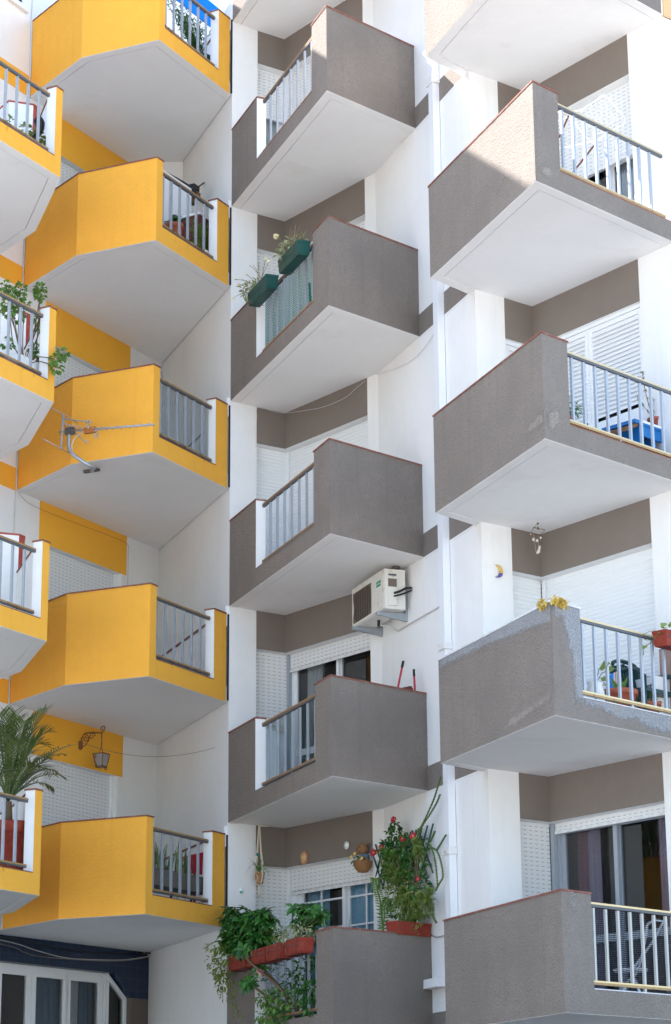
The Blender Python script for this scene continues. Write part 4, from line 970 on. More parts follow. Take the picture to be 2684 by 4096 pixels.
# ------------------------------------------------------------------ aerial
an = thing('tv_aerial', 'television aerial on a bent pole in front of the third yellow balcony', 'aerial', (-3.11, 27.40, 10.247))
u3 = Vector((.912,-.409,0)); n3 = Vector((-.409,-.912,0))
def bc(t, o, z): return F_bc(t, o, z)
b = MB(); b.tube(spline([Vector((-3.10,27.42,10.225)), bc(.36,.02,10.16), bc(.425,.20,10.10), bc(.34,.30,10.16), bc(.235,.35,10.25), bc(.185,.35,10.33), bc(.176,.35,10.42), bc(.176,.35,10.52)], 6), .024, 9); b.build('mast', M['steel'], an)
b = MB(); b.box(Vector((-3.10,27.41,10.228)), (.22,.05,.03), 0, Matrix.Rotation(math.atan2(-.409,.912), 3, 'Z')); b.build('clamp_plate', M['dkgrey'], an)
b = MB(); b.tube([bc(.03,.35,10.567), bc(1.385,.35,10.470)], .0125, 6); b.build('boom', M['alu'], an)
b = MB(); b.box(bc(.19,.35,10.555), (.12,.06,.09), 0, Matrix.Rotation(math.atan2(-.409,.912), 3, 'Z')); b.build('mast_clamp', M['dkgrey'], an)
b = MB(); b.box(bc(.48,.35,10.525), (.15,.05,.075), 0, Matrix.Rotation(math.atan2(-.409,.912), 3, 'Z')); b.build('connection_box', metal_paint('orange_plastic', (.42,.16,.04), .5, 0, .2), an)
b = MB()
for t, z in ((.554,10.529),(.615,10.522),(.688,10.516),(.778,10.510),(.895,10.503),(1.012,10.497),(1.123,10.489),(1.239,10.481),(1.349,10.474)): b.tube([bc(t,.35,z)+n3*.075, bc(t,.35,z)-n3*.075], .005, 5)
b.build('director_rods', M['steel'], an)
b = MB(); b.tube([bc(.067,.35,10.33), bc(.087,.35,10.80)], .014, 6)
for t, z, h in ((.066,10.345,.42),(.086,10.79,.42)): b.tube([bc(t,.35,z)+n3*h, bc(t,.35,z)-n3*h], .006, 5)
b.build('reflector', M['alu'], an)
b = MB()
b.tube(spline([bc(.10,.35,10.73), bc(.16,.35,10.715), bc(.30,.35,10.68), bc(.46,.35,10.64), bc(.50,.35,10.62)], 4), .008, 5); b.tube(spline([bc(.10,.35,10.72), bc(.11,.33,10.66), bc(.2,.3,10.58), bc(.33,.3,10.45), bc(.40,.3,10.39), bc(.42,.3,10.42)], 4), .008, 5)
for t, z in ((.46,10.60),(.58,10.46)):
    c = bc(t,.35,z); b.tube([c+n3*.02+Vector((math.cos(a)*.022,math.sin(a)*.02,math.sin(a)*.06)) for a in [i*2*math.pi/14 for i in range(15)]], .008, 5)
for t, z in ((.24,10.60),(.30,10.59),(.38,10.56)): b.tube([bc(t,.35,z)+n3*.14, bc(t,.35,z)-n3*.16], .005, 5)
b.build('dipole', M['alu'], an)
b = MB(); b.tube(spline([bc(.45,.35,10.52), bc(.33,.35,10.50), bc(.23,.34,10.42), bc(.215,.33,10.3), bc(.26,.32,10.22), bc(.40,.2,10.11)], 5), .006, 5); b.build('aerial_lead', M['wcable'], an)
# ------------------------------------------------------------------ wall lantern
ln = thing('wall_lantern', 'rusty scrolled iron wall lantern on the lowest yellow band', 'lantern', F_w(1.04,.0,7.1))
def scroll(c, e1, e2, r0, turns, n=22): return [Vector(c)+(e1*math.cos(a)+e2*math.sin(a))*r0*(1-.75*k/n) for k in range(n+1) for a in [turns*2*math.pi*k/n]]
zv = Vector((0,0,1)); no = F_w.n.to_3d(); wd3 = F_w.d.to_3d()
b = MB(); b.tube([F_w(1.04,.01,7.05), F_w(1.04,.03,7.2), F_w(1.04,.08,7.27), F_w(1.045,.2,7.27), F_w(1.047,.36,7.255)], .010, 6); b.tube(scroll(F_w(1.045,.36,7.31), no*-.2+zv*-.9, no, .05, 1.2), .007, 5); b.tube(scroll(F_w(1.04,.10,7.20), zv, no, .05, 1.3), .007, 5); b.tube(scroll(F_w(1.04,.2,7.22), no, -zv, .05, -1.2), .007, 5)
b.tube([F_w(1.04,.02,7.10), F_w(1.04,.08,7.10), F_w(1.04,.14,7.16), F_w(1.04,.16,7.22)], .007, 5); b.lathe(F_w(1.04,.012,7.12), [(.0,-.06),(.035,-.05),(.035,.05),(0,.06)], 8); b.build('bracket', M['rust'], ln)
b = MB(); b.tube([F_w(1.047,.35,7.25), F_w(1.047,.35,7.05)], .010, 6); b.tube([F_w(1.0,.35,6.98), F_w(1.047,.35,7.06), F_w(1.09,.35,6.98)], .006, 5); b.build('hanging_rod', M['rust'], ln)
b = MB()
c = F_w(1.047,.35,0); 
def sq(h, z): return [c+wd3*sx*h+no*sy*h+Vector((0,0,z)) for sx, sy in ((-1,-1),(1,-1),(1,1),(-1,1))]
b.hexa(sq(.05,6.80), sq(.078,6.965)); b.build('glass_body', metal_paint('dusty_lantern_glass', (.30,.28,.27), .4, 0, .15), ln)
b = MB()
for q in range(4): b.tube([sq(.052,6.80)[q], sq(.080,6.97)[q]], .006, 4); b.tube([sq(.080,6.968)[q], sq(.080,6.968)[(q+1)%4]], .008, 4); b.tube([sq(.054,6.80)[q], sq(.054,6.80)[(q+1)%4]], .010, 4)
for sgn in (-1, 1):
    b.tube(scroll(c+wd3*sgn*.14+Vector((0,0,6.93)), wd3*-sgn*.5+zv*-.8, wd3*sgn, .045, 1.1), .006, 5); b.tube(scroll(c+wd3*sgn*.11+Vector((0,0,6.80)), wd3*-sgn, -zv, .030, 1.1), .006, 5); b.tube([c+wd3*sgn*.17+Vector((0,0,6.90)), c+wd3*sgn*.10+Vector((0,0,6.80))], .006, 4)
b.build('scrollwork', M['rust'], ln)
# ------------------------------------------------------------------ wall ornaments of the lowest middle balcony
b = MB(); c = F_DE(.409,.02,5.438); e1 = F_DE.d.to_3d(); nn = F_DE.n.to_3d()
P = [c+nn*.006+(e1*math.cos(a)+zv*math.sin(a))*(.092 if i % 2 == 0 else .062) for i in range(28) for a in [i*2*math.pi/28]]
b.face(list(reversed(P)), 0); b.face([p-nn*.02 for p in P], 0)
for i in range(28): b.face([P[i], P[(i+1)%28], P[(i+1)%28]-nn*.02, P[i]-nn*.02], 0)
rot = nn.to_track_quat('Z', 'Y').to_matrix(); b.lathe(c+nn*.008, [(.06,0),(.055,.012),(0,.018)], 18, 1, True, rot); b.lathe(c+nn*.014, [(.035,.006),(.030,.012),(0,.014)], 14, 1, True, rot)
tag(b.build('sun_ornament', [mat('coral_glaze', (.55,.25,.15), .5), mat('ochre_glaze', (.62,.42,.20), .5)]), 'small ochre sun-shaped wall ornament above the white grid window', 'ornament')
b = MB(); c = F_DE(1.276,.02,5.493); b.lathe(c, [(.050,0),(.052,.008),(.032,.010),(.026,.02),(0,.026)], 18, 0, True, rot); tag(b.build('hat_ornament', M['ywhite']), 'tiny round white hat-shaped ornament on the grey band left of the bear basket', 'ornament')
b = MB(); ball(b, F_AF(.20,.01,5.017), .036, 0, 12, .8, .6, 1.1); rot2 = F_AF.n.to_3d(); ball(b, F_AF(.185,.03,5.005), .018, 1, 8); tag(b.build('egg_ornament', [M['ywhite'], mat('teal_glaze', (.02,.35,.33), .3)]), 'small white and teal oval ornament on the white pilaster beside the slatted shutter', 'ornament')
bb = thing('bear_basket', 'brown plush bear sitting in a wicker wall basket of flowers by the trellis', 'basket', F_DE(1.69,.08,5.11))
b = MB(); c = F_DE(1.69,.10,5.2); b.lathe(c, [(.0,-.095),(.06,-.085),(.10,-.04),(.115,.02),(.118,.05),(.10,.05),(.095,.0),(0,-.02)], 18)
b.tube([c+e1*.115*math.cos(a)+nn*.02+zv*(.04+.05*math.sin(a)) for a in [i*math.pi/10 for i in range(11)]], .010, 6); b.build('wicker_bowl', M['wicker'], bb)
b = MB(); hd = F_DE(1.68,.10,5.395); ball(b, hd, .068, 0, 14, 1, .9, .95); ball(b, hd+nn*.055+Vector((0,0,-.02)), .030, 0, 10); 
for sg in (-1, 1): ball(b, hd+e1*sg*.055+Vector((0,0,.05)), .024, 0, 8)
for sg in (-1, 1): ball(b, hd+e1*sg*.025+nn*.056+Vector((0,0,.012)), .009, 1, 6)
ball(b, hd+nn*.085+Vector((0,0,-.012)), .009, 1, 6); b.build('plush_bear', [M['fur'], M['black']], bb)
b = MB(); ball(b, F_DE(1.72,.09,5.29), .06, 0, 12, 1, .8, .9); b.build('bear_jumper', cloth('blue_grey_knit', (.12,.16,.22)), bb)
rng = RN(44); b = MB(); cloud(b, rng, F_DE(1.66,.13,5.25), (.09,.05,.04), 50, .05, .02); f = MB()
for (t, z) in ((1.56,5.31),(1.76,5.27),(1.62,5.34)): flower(f, F_DE(t,.17,z), Vector((-.6,-.8,.3)), .024, 6)
b.build('foliage', M['leaf_dk'], bb); f.build('flower', M['yfl'], bb)
# macrame hanger
mc = thing('hanging_planter', 'macrame rope hanger with a clay pot and spider plant at the white pilaster', 'hanging planter', F_FE(-.04,.15,5.10))
mo = .15; b = MB(); top = F_FE(-.045,mo,5.835); b.tube([F_FE(.10,mo,5.84), top], .012, 6); b.tube([F_FE(-.045,mo,5.85), top-Vector((0,0,.05))], .016, 6)
for a in range(4):
    dx = Vector((math.cos(a*1.57+.6), math.sin(a*1.57+.6), 0)); p1 = Vector((top.x,top.y,5.25))+dx*.075; p2 = Vector((top.x,top.y,5.12))+dx*.05
    b.tube(spline([top-Vector((0,0,.03))+dx*.01, Vector((top.x,top.y,5.5))+dx*.035, p1, p2, Vector((top.x,top.y,5.09))], 4), .0075, 5)
    dx2 = Vector((math.cos(a*1.57+1.4), math.sin(a*1.57+1.4), 0)); b.tube([p1, Vector((top.x,top.y,5.18))+dx2*.074, Vector((top.x,top.y,5.12))+dx*.05], .004, 5)
b.tube([Vector((top.x,top.y,5.09)), Vector((top.x,top.y,4.94))], [.008,.014], 6); b.build('rope', M['rope'], mc)
pot(mc, Vector((top.x,top.y,5.11)), .068, .14, metal_paint('ochre_clay', (.36,.20,.09), .8, 0, .2))
rng = RN(46); b = MB(); c = Vector((top.x,top.y,5.24))
for k in range(26):
    a = rng.random()*6.28; L = rng.uniform(.12,.26); d = Vector((math.cos(a),math.sin(a),0)); P = bez(c, c+d*L*.4+Vector((0,0,L*.9)), c+d*L*.9+e1*.06+Vector((0,0,L*rng.uniform(-.2,.8))), 6); sd = d.cross(zv)
    for i in range(6): w0, w1 = .010*(1-i/6.5), .010*(1-(i+1)/6.5); b.face([P[i]-sd*w0, P[i]+sd*w0, P[i+1]+sd*w1, P[i+1]-sd*w1])
b.build('foliage', M['leaf_md'], mc)
b = MB(); ball(b, Vector((top.x,top.y,5.47))+nn*.03, .022, 0, 8); b.build('teal_bead', mat('teal_bead', (.01,.2,.2), .4), mc)
# ------------------------------------------------------------------ brooms on the fourth middle balcony
for lab, P, g in (('left red broom handle leaning back, standing above the coping by the white wall', [F_BC(1.10,-.10,6.3), F_BC(1.161,-.10,7.02), F_BC(1.257,-.10,7.35)], 0), ('right red broom handle standing straight, nearest the end of the coping', [F_BC(1.45,-.10,6.3), F_BC(1.447,-.10,7.03), F_BC(1.435,-.10,7.278)], 1)):
    br = thing('broom', lab, 'broom', P[0]); b = MB(); b.tube(P, .013, 8); b.build('handle', M['redpaint'], br); d = (P[2]-P[1]).normalized(); b = MB(); b.tube([P[2]-d*.07, P[2]+d*.015], .016, 8); b.build('grip', M['black'], br)
b = MB(); b.box(F_BC(1.33,-.10,7.04), (.12,.06,.03), 0, Matrix.Rotation(.8,3,'Z')); b.box(F_BC(1.36,-.10,7.065), (.04,.05,.02), 0, Matrix.Rotation(.5,3,'Z')); tag(b.build('dustpan', M['cabinet']), 'small dark dustpan lying on the coping between the two red broom handles', 'dustpan')
# ------------------------------------------------------------------ right column things
mo_ = MB(); c = F_GT(.225,.012,8.085); P = []
for i in range(17):
    a = R_(-115+230*i/16); P.append((.075*math.cos(a), .075*math.sin(a)))
for i in range(1, 16):
    a = R_(100-200*i/16); P.append((.062*math.cos(a)-.034, .070*math.sin(a)))
e = F_GT.d.to_3d(); n_ = F_GT.n.to_3d(); Q = [c+e*(x-.02)+zv*z for x, z in P]
tr = [(i, i+1) for i in range(16)]
out = Q[:17]; inner_ = [Q[16]]+Q[17:]+[Q[0]]; inner_ = list(reversed(inner_))
for i in range(16):
    m_ = 1 if P[i][1] < -.035 else 0
    mo_.face([out[i]+n_*.02, out[i+1]+n_*.02, inner_[i+1]+n_*.02, inner_[i]+n_*.02], m_); mo_.face([out[i], out[i+1], out[i+1]+n_*.02, out[i]+n_*.02], m_); mo_.face([inner_[i+1], inner_[i], inner_[i]+n_*.02, inner_[i+1]+n_*.02], m_)
mo_.tube([Q[8]*.5+inner_[8]*.5+n_*.022+e*-.015, Q[8]*.5+inner_[8]*.5+n_*.022+e*-.03+zv*-.005], .004, 4, 2)
tag(mo_.build('moon_ornament', [mat('moon_yellow_glaze', (.70,.45,.13), .35), mat('violet_glaze', (.12,.10,.30), .35), M['redpaint']]), 'yellow and violet crescent moon ornament on the white pilaster', 'ornament')
wc = thing('wind_chime', 'shell wind chime hanging from the soffit above the yellow garland', 'wind chime', (2.277,24.427,8.3))
Fc = Fr((2.277,24.427), (2.897,23.642)); b = MB(); b.box(Vector((2.277,24.427,8.632)), (.02,.02,.03)); b.tube([Fc(0,0,8.62), Fc(-.067,0,8.593)], .003, 4); b.tube([Fc(-.067,0,8.593), Fc(.11,.0,8.525), Fc(.04,0,8.48), Fc(-.122,.0,8.54), Fc(-.067,0,8.593)], .005, 5); b.tube([Fc(0,0,8.57)+(wd3*math.cos(a)+zv*math.sin(a))*.018 for a in [i*.45 for i in range(15)]], .004, 4); b.build('hanger', M['stem'], wc)
b = MB()
for (t, z, r) in ((-.075,8.456,.018),(-.02,8.43,.016),(.04,8.45,.012),(.012,8.33,.016),(0,8.30,.02),(.02,8.35,.012),(-.02,8.29,.014),(.06,8.53,.01),(-.12,8.53,.01)): ball(b, Fc(t,0,z), r, 0, 6, 1, .6, 1.2)
for t in (-.075,.0): b.tube([Fc(t,0,8.53), Fc(t*.6,0,8.3)], .0015, 3)
b.build('shell', mat('shell', (.62,.54,.45), .5), wc)
# yellow garland over the corner
rng = RN(77); b = MB()
for i in range(120):
    k = rng.random(); p = F_PQ(F_PQ.L-.05-.16*k, .03, 6.95) if i % 3 == 0 else F_QR(.20*k, .025, 6.955)
    leaf(b, p+Vector((rng.uniform(-.02,.02), rng.uniform(-.03,.03), rng.uniform(-.01,.035))), Vector((rng.uniform(-.6,.6), rng.uniform(-1,.2), rng.uniform(-1.3,.4))), .06, .026, zv, 0, .2)
tag(b.build('garland', mat('yellow_fabric_leaf', (.62,.44,.08), .7)), 'yellow leaf garland draped over the corner of the patched balcony', 'garland')
# folding drying rack, top right balcony
rk = thing('drying_rack', 'white folding drying rack behind the railing of the top right balcony', 'drying rack', F_QR(1.4,-.5,11.65))
def rr(t, z): return F_QR(t, -.5, z)
b = MB(); fr_ = [rr(1.03,12.74), rr(1.43,12.894), rr(1.80,13.20), rr(1.86,13.235), rr(1.92,13.215), rr(2.20,13.08), rr(2.222,13.045), rr(2.17,12.98), rr(2.03,12.885), rr(1.654,12.60), rr(1.03,12.30)]; b.tube(fr_, .009, 6)
b.tube([rr(1.25,12.755), rr(1.43,12.62), rr(1.63,12.55), rr(1.65,12.52)], .008, 5); b.tube([rr(1.02,12.62), rr(1.3,12.80)], .008, 5); b.build('frame', mat('cream_wire', (.80,.76,.66), .5), rk)
b = MB()
for k in range(1, 7):
    f_ = k/7; p = rr(1.43+(1.83-1.43)*f_, 12.894+(13.22-12.894)*f_); q = rr(1.654+(2.19-1.654)*f_, 12.60+(13.0-12.60)*f_) ; b.tube([p, q], .004, 4)
for k in range(1, 4):
    f_ = k/4; b.tube([rr(1.43+(1.654-1.43)*f_, 12.894+(12.6-12.894)*f_), rr(1.86+(2.19-1.86)*f_, 13.22+(13.0-13.22)*f_)], .003, 4)
b.build('wire', mat('cream_wire_thin', (.80,.78,.70), .5), rk)
b = MB(); b.tube([rr(1.02,12.43), rr(1.2,12.75)], .012, 6); b.tube([rr(1.18,12.02), rr(1.64,12.55)], .012, 6); b.build('leg', M['cabinet'], rk)
# second right balcony: fern pot, blue cabinet, dry plant
zf2 = zr(2)+.2
fp_ = thing('potted_plant', 'bright green fern in a clay pot beside the solid corner of the second right balcony', 'potted plant', F_QR(.68,-.28,8.90)); pot(fp_, F_QR(.68,-.28,8.92), .075, .16, M['clay']); rng = RN(91); b = MB()
for _ in range(46): 
    d = rv(rng)+Vector((0,0,.8)); leaf(b, F_QR(.70,-.28,9.08)+rv(rng)*.03, d, .10, .03, zv)
for c, r, n in (((.70,-.28,9.18),(.10,.08,.08),110), ((.84,-.28,9.20),(.07,.06,.07),50), ((.66,-.28,9.24),(.06,.06,.06),40)): cloud(b, rng, F_QR(*c), r, n, .04, .018)
b.build('foliage', M['leaf_bl'], fp_)
st_ = thing('stool', 'brick under the fern pot on the second right balcony', 'brick', F_QR(.68,-.28,8.8)); b = MB(); b.fbox(F_QR, .55, .80, -.40, -.16, zf2, 8.918); b.build('block', M['clay'], st_); st_.name = 'brick'
bl = thing('cabinet', 'bright blue wooden play cabinet with a lace-edged top behind the railing', 'cabinet', F_QR(2.2,-.5,zf2))
b = MB(); b.fbox(F_QR, 2.0, 2.03, -.75, -.35, zf2, 9.30); b.fbox(F_QR, 2.58, 2.62, -.75, -.35, zf2, 9.32); b.fbox(F_QR, 2.26, 2.30, -.75, -.36, zf2, 9.22); b.build('side_panel', M['bluewood'], bl)
b = MB(); b.fbox(F_QR, 1.9, 2.7, -.78, -.32, 9.32, 9.36); b.fbox(F_QR, 2.03, 2.6, -.36, -.335, 9.20, 9.32); b.build('top', M['bluewood'], bl)
b = MB(); b.fbox(F_QR, 2.03, 2.58, -.7, -.38, 8.98, 9.01); b.fbox(F_QR, 2.03, 2.58, -.74, -.72, zf2, 9.3, 1); b.build('shelf', [M['bluewood'], M['gap']], bl)
b = MB(); b.fbox(F_QR, 1.98, 2.7, -.34, -.318, 9.345, 9.372); b.build('lace_edge', M['ywhite'], bl)
b = MB(); b.hexa([F_QR(1.78,-.34,9.20), F_QR(1.98,-.34,9.30), F_QR(1.98,-.75,9.30), F_QR(1.78,-.75,9.20)], [F_QR(1.78,-.34,9.24), F_QR(1.98,-.34,9.345), F_QR(1.98,-.75,9.345), F_QR(1.78,-.75,9.24)]); b.build('roof_flap', M['wood'], bl)
dp = thing('potted_plant', 'dry leggy plant in a red clay pot on top of the blue cabinet', 'potted plant', F_QR(2.42,-.45,9.362)); pot(dp, F_QR(2.43,-.45,9.364), .085, .15, M['clay']); rng = RN(92); b = MB(); s = MB()
for (t, z) in ((2.25,10.02),(2.38,9.75),(2.45,9.90),(2.55,9.8),(2.61,10.04),(2.2,9.72),(2.5,9.7),(2.68,9.66)):
    P = bez(F_QR(2.43,-.45,9.5), F_QR((t+2.43)/2-.04,-.45,9.58), F_QR(t,-.45+rng.uniform(-.06,.06),z), 8); s.tube(P, .004, 4)
    for p in P[4:]:
        for _ in range(3): leaf(b, p, rv(rng)+Vector((0,0,-.2)), .05, .018, zv)
b.build('foliage', M['leaf_dry'], dp); s.build('stem', M['stem'], dp)
# third right balcony
zf3 = zr(3)+.2; Q3 = lambda t, o, z: F_QR(t, o, z)
for lab, t, o, r, h, z0, mt, kind in (('white vase of lime-green heart leaves against the patched balcony corner', .95, -.25, .085, .30, zf3+.0, M['ywhite'], 'heart'), ('white pot of dark leaves half hidden behind the patched corner pillar', .78, -.42, .085, .28, zf3+.08, M['ywhite'], 'dark'), ('large terracotta pot with a few shoots in the middle of the patched balcony', 1.39, -.30, .185, .26, zf3+.02, M['clay'], 'shoot'), ('smaller terracotta pot with low green leaves at the right of the patched balcony', 1.86, -.28, .12, .20, zf3+.02, M['clay'], 'low')):
    pp = thing('potted_plant', lab, 'potted plant', Q3(t,o,z0)); b = MB(); s = MB(); rng = RN(int(t*100))
    if kind == 'heart': b.lathe(Q3(t,o,z0), [(0,0),(.085,0),(.095,.1),(.09,.2),(.075,.27),(.085,.30),(.07,.30),(.06,.25)], 18); b.build('vase', mt, pp); b = MB()
    else: pot(pp, Q3(t,o,z0), r, h, mt)
    zt_ = z0+h
    if kind == 'heart':
        for (dt, dz, L) in ((-.02,.12,.16),(.06,.10,.12),(.0,.03,.11),(.07,-.02,.10),(.1,-.12,.09),(.15,-.18,.08),(.18,-.22,.08),(-.06,.02,.1),(-.1,-.25,.08)):
            p = Q3(t+dt, o+.07, zt_+dz); leaf(b, p, Vector((rng.uniform(-.4,.6),-.5,rng.uniform(-.3,.6))), L, L*.85, Vector((0,-1,.5)), 0, .1, .05); s.tube(bez(Q3(t,o,zt_-.03), Q3(t+dt*.5,o+.06,zt_+dz*.6+.04), p, 5), .004, 4)
        b.build('foliage', M['leaf_yl'], pp); s.build('stem', M['stem'], pp)
    elif kind == 'dark': cloud(b, rng, Q3(t,o,zt_+.05), (.09,.08,.07), 60, .08, .045); b.build('foliage', M['leaf_dk'], pp)
    elif kind == 'shoot':
        for k in range(9): leaf(b, Q3(t+.02,o,zt_-.04), Vector((rng.uniform(-.5,.5),rng.uniform(-.4,.4),1)), rng.uniform(.1,.24), .035, Vector((0,-1,.2)), 0, .3)
        b.build('foliage', M['leaf_md'], pp)
    else: cloud(b, rng, Q3(t,o,zt_+.02), (.11,.10,.05), 70, .05, .03); b.build('foliage', M['leaf_dk'], pp)
gc = thing('plastic_chair', 'dark green plastic armchair on the patched right balcony', 'chair', Q3(1.9,-.6,zf3))
b = MB(); hh = 6.74
for i in range(9):
    t = 1.80+.36*i/8; b.hexa([Q3(t-.012,-.62,6.42), Q3(t+.014,-.62,6.42), Q3(t+.014,-.65,6.42), Q3(t-.012,-.65,6.42)], [Q3(t-.012,-.68,hh-.05*abs(i-4)/4), Q3(t+.014,-.68,hh-.05*abs(i-4)/4), Q3(t+.014,-.71,hh-.05*abs(i-4)/4), Q3(t-.012,-.71,hh-.05*abs(i-4)/4)])
b.tube(spline([Q3(1.76,-.64,6.42), Q3(1.78,-.68,6.68), Q3(1.88,-.70,6.76), Q3(2.1,-.70,6.765), Q3(2.2,-.68,6.70), Q3(2.22,-.64,6.42)], 5), .022, 6); b.build('backrest', M['dkgreenpl'], gc)
b = MB(); b.fbox(F_QR, 1.76, 2.24, -.66, -.24, 6.36, 6.40); b.build('seat', M['dkgreenpl'], gc)
for t in (1.70, 2.27): 
    b = MB(); b.tube(spline([Q3(t,-.68,6.62), Q3(t,-.5,6.60), Q3(t,-.3,6.58), Q3(t,-.22,6.5)], 4), .026, 6); b.build('armrest', M['dkgreenpl'], gc)
for t, o in ((1.74,-.24),(2.25,-.24),(1.76,-.68),(2.22,-.68)):
    b = MB(); b.tube([Q3(t,o,zf3), Q3(t,o,6.52)], [.018,.026], 6); b.build('leg', M['dkgreenpl'], gc)
b = MB(); tw = [(1.46,6.40),(1.62,6.56),(1.74,6.64)]
for i in range(6):
    f0, f1 = i/6, (i+1)/6; g_ = lambda f, lo: Q3(1.46+.28*f, -.52-.04*math.sin(f*9), (6.49+.165*f) - (0 if lo else .12+.08*f))
    b.face([g_(f0,False), g_(f1,False), g_(f1,True), g_(f0,True)], 0, [(f0,0),(f1,0),(f1,1),(f0,1)])
def towelm():
    m = mat('striped_towel', (.05,.2,.55), .95); uv = N(m, 'ShaderNodeUVMap'); wv = N(m, 'ShaderNodeTexWave'); wv.inputs['Scale'].default_value = 1.1; wv.wave_profile = 'SAW'; lk(m, uv.outputs[0], wv.inputs['Vector'])
    lk(m, ramp(m, wv.outputs['Fac'], [(.0,(.02,.16,.5)),(.4,(.04,.25,.6)),(.5,(.6,.62,.66)),(.6,(.55,.16,.14)),(.72,(.6,.5,.3)),(.85,(.03,.2,.55))]), bsdf(m).inputs['Base Color']); return m
tag(b.build('towel', towelm()), 'blue striped beach towel draped over the arm of the green plastic chair', 'towel')
cr = thing('crate', 'grey slatted crate behind the green plastic chair', 'crate', F_VU(1.88,.2,zf3)); b = MB(); b.fbox(F_VU, 1.70, 2.02, .08, .30, 6.50, 6.585); b.fbox(F_VU, 1.70, 1.72, .08, .30, zf3, 6.5); b.fbox(F_VU, 2.0, 2.02, .08, .30, zf3, 6.5); b.build('frame', M['ywhite'], cr); b = MB()
for k in range(7): b.fbox(F_VU, 1.73+k*.038, 1.745+k*.038, .28, .29, zf3, 6.49)
b.build('slat', M['pvc'], cr); b = MB(); b.fbox(F_VU, 1.72, 2.0, .1, .12, zf3, 6.49); b.build('back_panel', M['black'], cr)
F_UR = Fr(pt['U'], pt['Rr']); b = MB(); b.fbox(F_UR, .05, .57, -.01, .02, zf3, 6.93); b.build('dado_panel', stucco('pinkish_dado', (.36,.23,.18), .12, 20, .3), BAL['r', 3])
rp = planter_box('planter_box', 'terracotta-red planter box hung on the rail at the right edge of the photo', F_QR, 1.56, 2.15, .02, .20, 6.74, 6.90, M['redpl']); rng = RN(95); b = MB(); s = MB()
for (t, z, L) in ((1.62,6.92,.13),(1.7,6.96,.15),(1.78,6.95,.14),(1.66,6.99,.12),(1.9,6.97,.15),(1.85,7.02,.14),(1.58,6.86,.09),(1.47,6.80,.08),(1.42,6.75,.07),(1.33,6.70,.09),(1.36,6.74,.07),(2.0,6.98,.14)): leaf(b, F_QR(t,.13,z), Vector((rng.uniform(-1,.3),-.6,rng.uniform(-.5,.5))), L, L*.65, Vector((0,-.6,.8)), 0, .2, .1)
s.tube(spline([F_QR(1.62,.1,6.88), F_QR(1.52,.12,6.84), F_QR(1.42,.12,6.75), F_QR(1.33,.1,6.69), F_QR(1.30,.1,6.60)], 5), .004, 4); s.tube(spline([F_QR(1.6,.1,6.9), F_QR(1.4,.12,6.86), F_QR(1.2,.12,6.76)], 5), .003, 4); plant('trailing_plant', 'trailing plant with pale green leaves in the planter box at the right edge', 'plant', F_QR(1.7,.1,6.88), [('foliage', b, M['leaf_yl']), ('stem', s, M['gstem'])])
# white garden chair on the lowest right balcony
wcx = thing('garden_chair', 'white tubular garden chair behind the netted railing of the lowest right balcony', 'chair', F_VU(1.8,.5,zr(4)+.2)); zc = zr(4)+.2; g_ = lambda t, o, z: F_VU(t, o, zc+z)
b = MB()
b.tube(spline([g_(1.5,.5,.0), g_(1.62,.5,.22), g_(1.78,.5,.33), g_(1.9,.5,.6), g_(1.95,.5,.78)], 5), .013, 6); b.tube(spline([g_(1.95,.6,.0), g_(1.80,.55,.22), g_(1.7,.5,.33), g_(1.98,.45,.62), g_(2.1,.42,.80)], 5), .013, 6); b.tube([g_(1.95,.5,.78), g_(2.02,.46,.82), g_(2.1,.42,.80)], .013, 6); b.build('frame', M['pvc'], wcx)
b = MB(); b.lathe(g_(1.68,.5,.33), [(0,0),(.17,0),(.18,.012),(.17,.025),(0,.025)], 20); b.build('seat', M['pvc'], wcx)
# ------------------------------------------------------------------ yellow balconies' things
zf = zy(1)+.2; rng = RN(101); b = MB(); s = MB(); tp_ = thing('potted_plant', 'tall bushy oleander in a dark tub on the top yellow balcony', 'potted plant', F_cd(1.5,-.42,zf)); pot(tp_, F_cd(1.6,-.42,zf), .20, .36, M['greenpl'])
for k in range(34):
    t = rng.uniform(.95,1.85); z = 16.72+(1.9-t)*.42+rng.uniform(-.15,.12); P = bez(F_cd(1.6,-.42,zf+.33), F_cd((t+1.6)/2,-.42,zf+.6), F_cd(t,-.42+rng.uniform(-.12,.12),z), 8); s.tube(P, .004, 4)
    for p in P[3:]:
        for _ in range(4): leaf(b, p+rv(rng)*.02, rv(rng)+Vector((0,0,.3)), .085, .018, zv)
b.build('foliage', M['leaf_dk'], tp_); s.build('stem', M['gstem'], tp_)
zf = zy(2)+.2
pp = thing('potted_plant', 'leafy green plant in a large clay pot on the second yellow balcony', 'potted plant', F_cd(.9,-.32,zf)); pot(pp, F_cd(.9,-.32,13.44), .125, .27, M['clay']); rng = RN(102); b = MB()
for _ in range(26): leaf(b, F_cd(.9,-.32,13.72)+rv(rng)*.08, Vector((rng.uniform(-1,1),rng.uniform(-.7,.4),rng.uniform(0,1.2))), .14, .075, Vector((0,-.7,.8)))
b.build('foliage', M['leaf_dk'], pp); b = MB(); b.fbox(F_cd, .76, 1.05, -.46, -.18, zf, 13.44); b.build('pot_stand', M['wood'], pp)
pp = thing('potted_plant', 'feathery asparagus fern at the right of the second yellow balcony', 'potted plant', F_cd(1.5,-.3,zf)); pot(pp, F_cd(1.5,-.3,zf), .13, .24, M['ywhite']); rng = RN(103); b = MB(); s = MB()
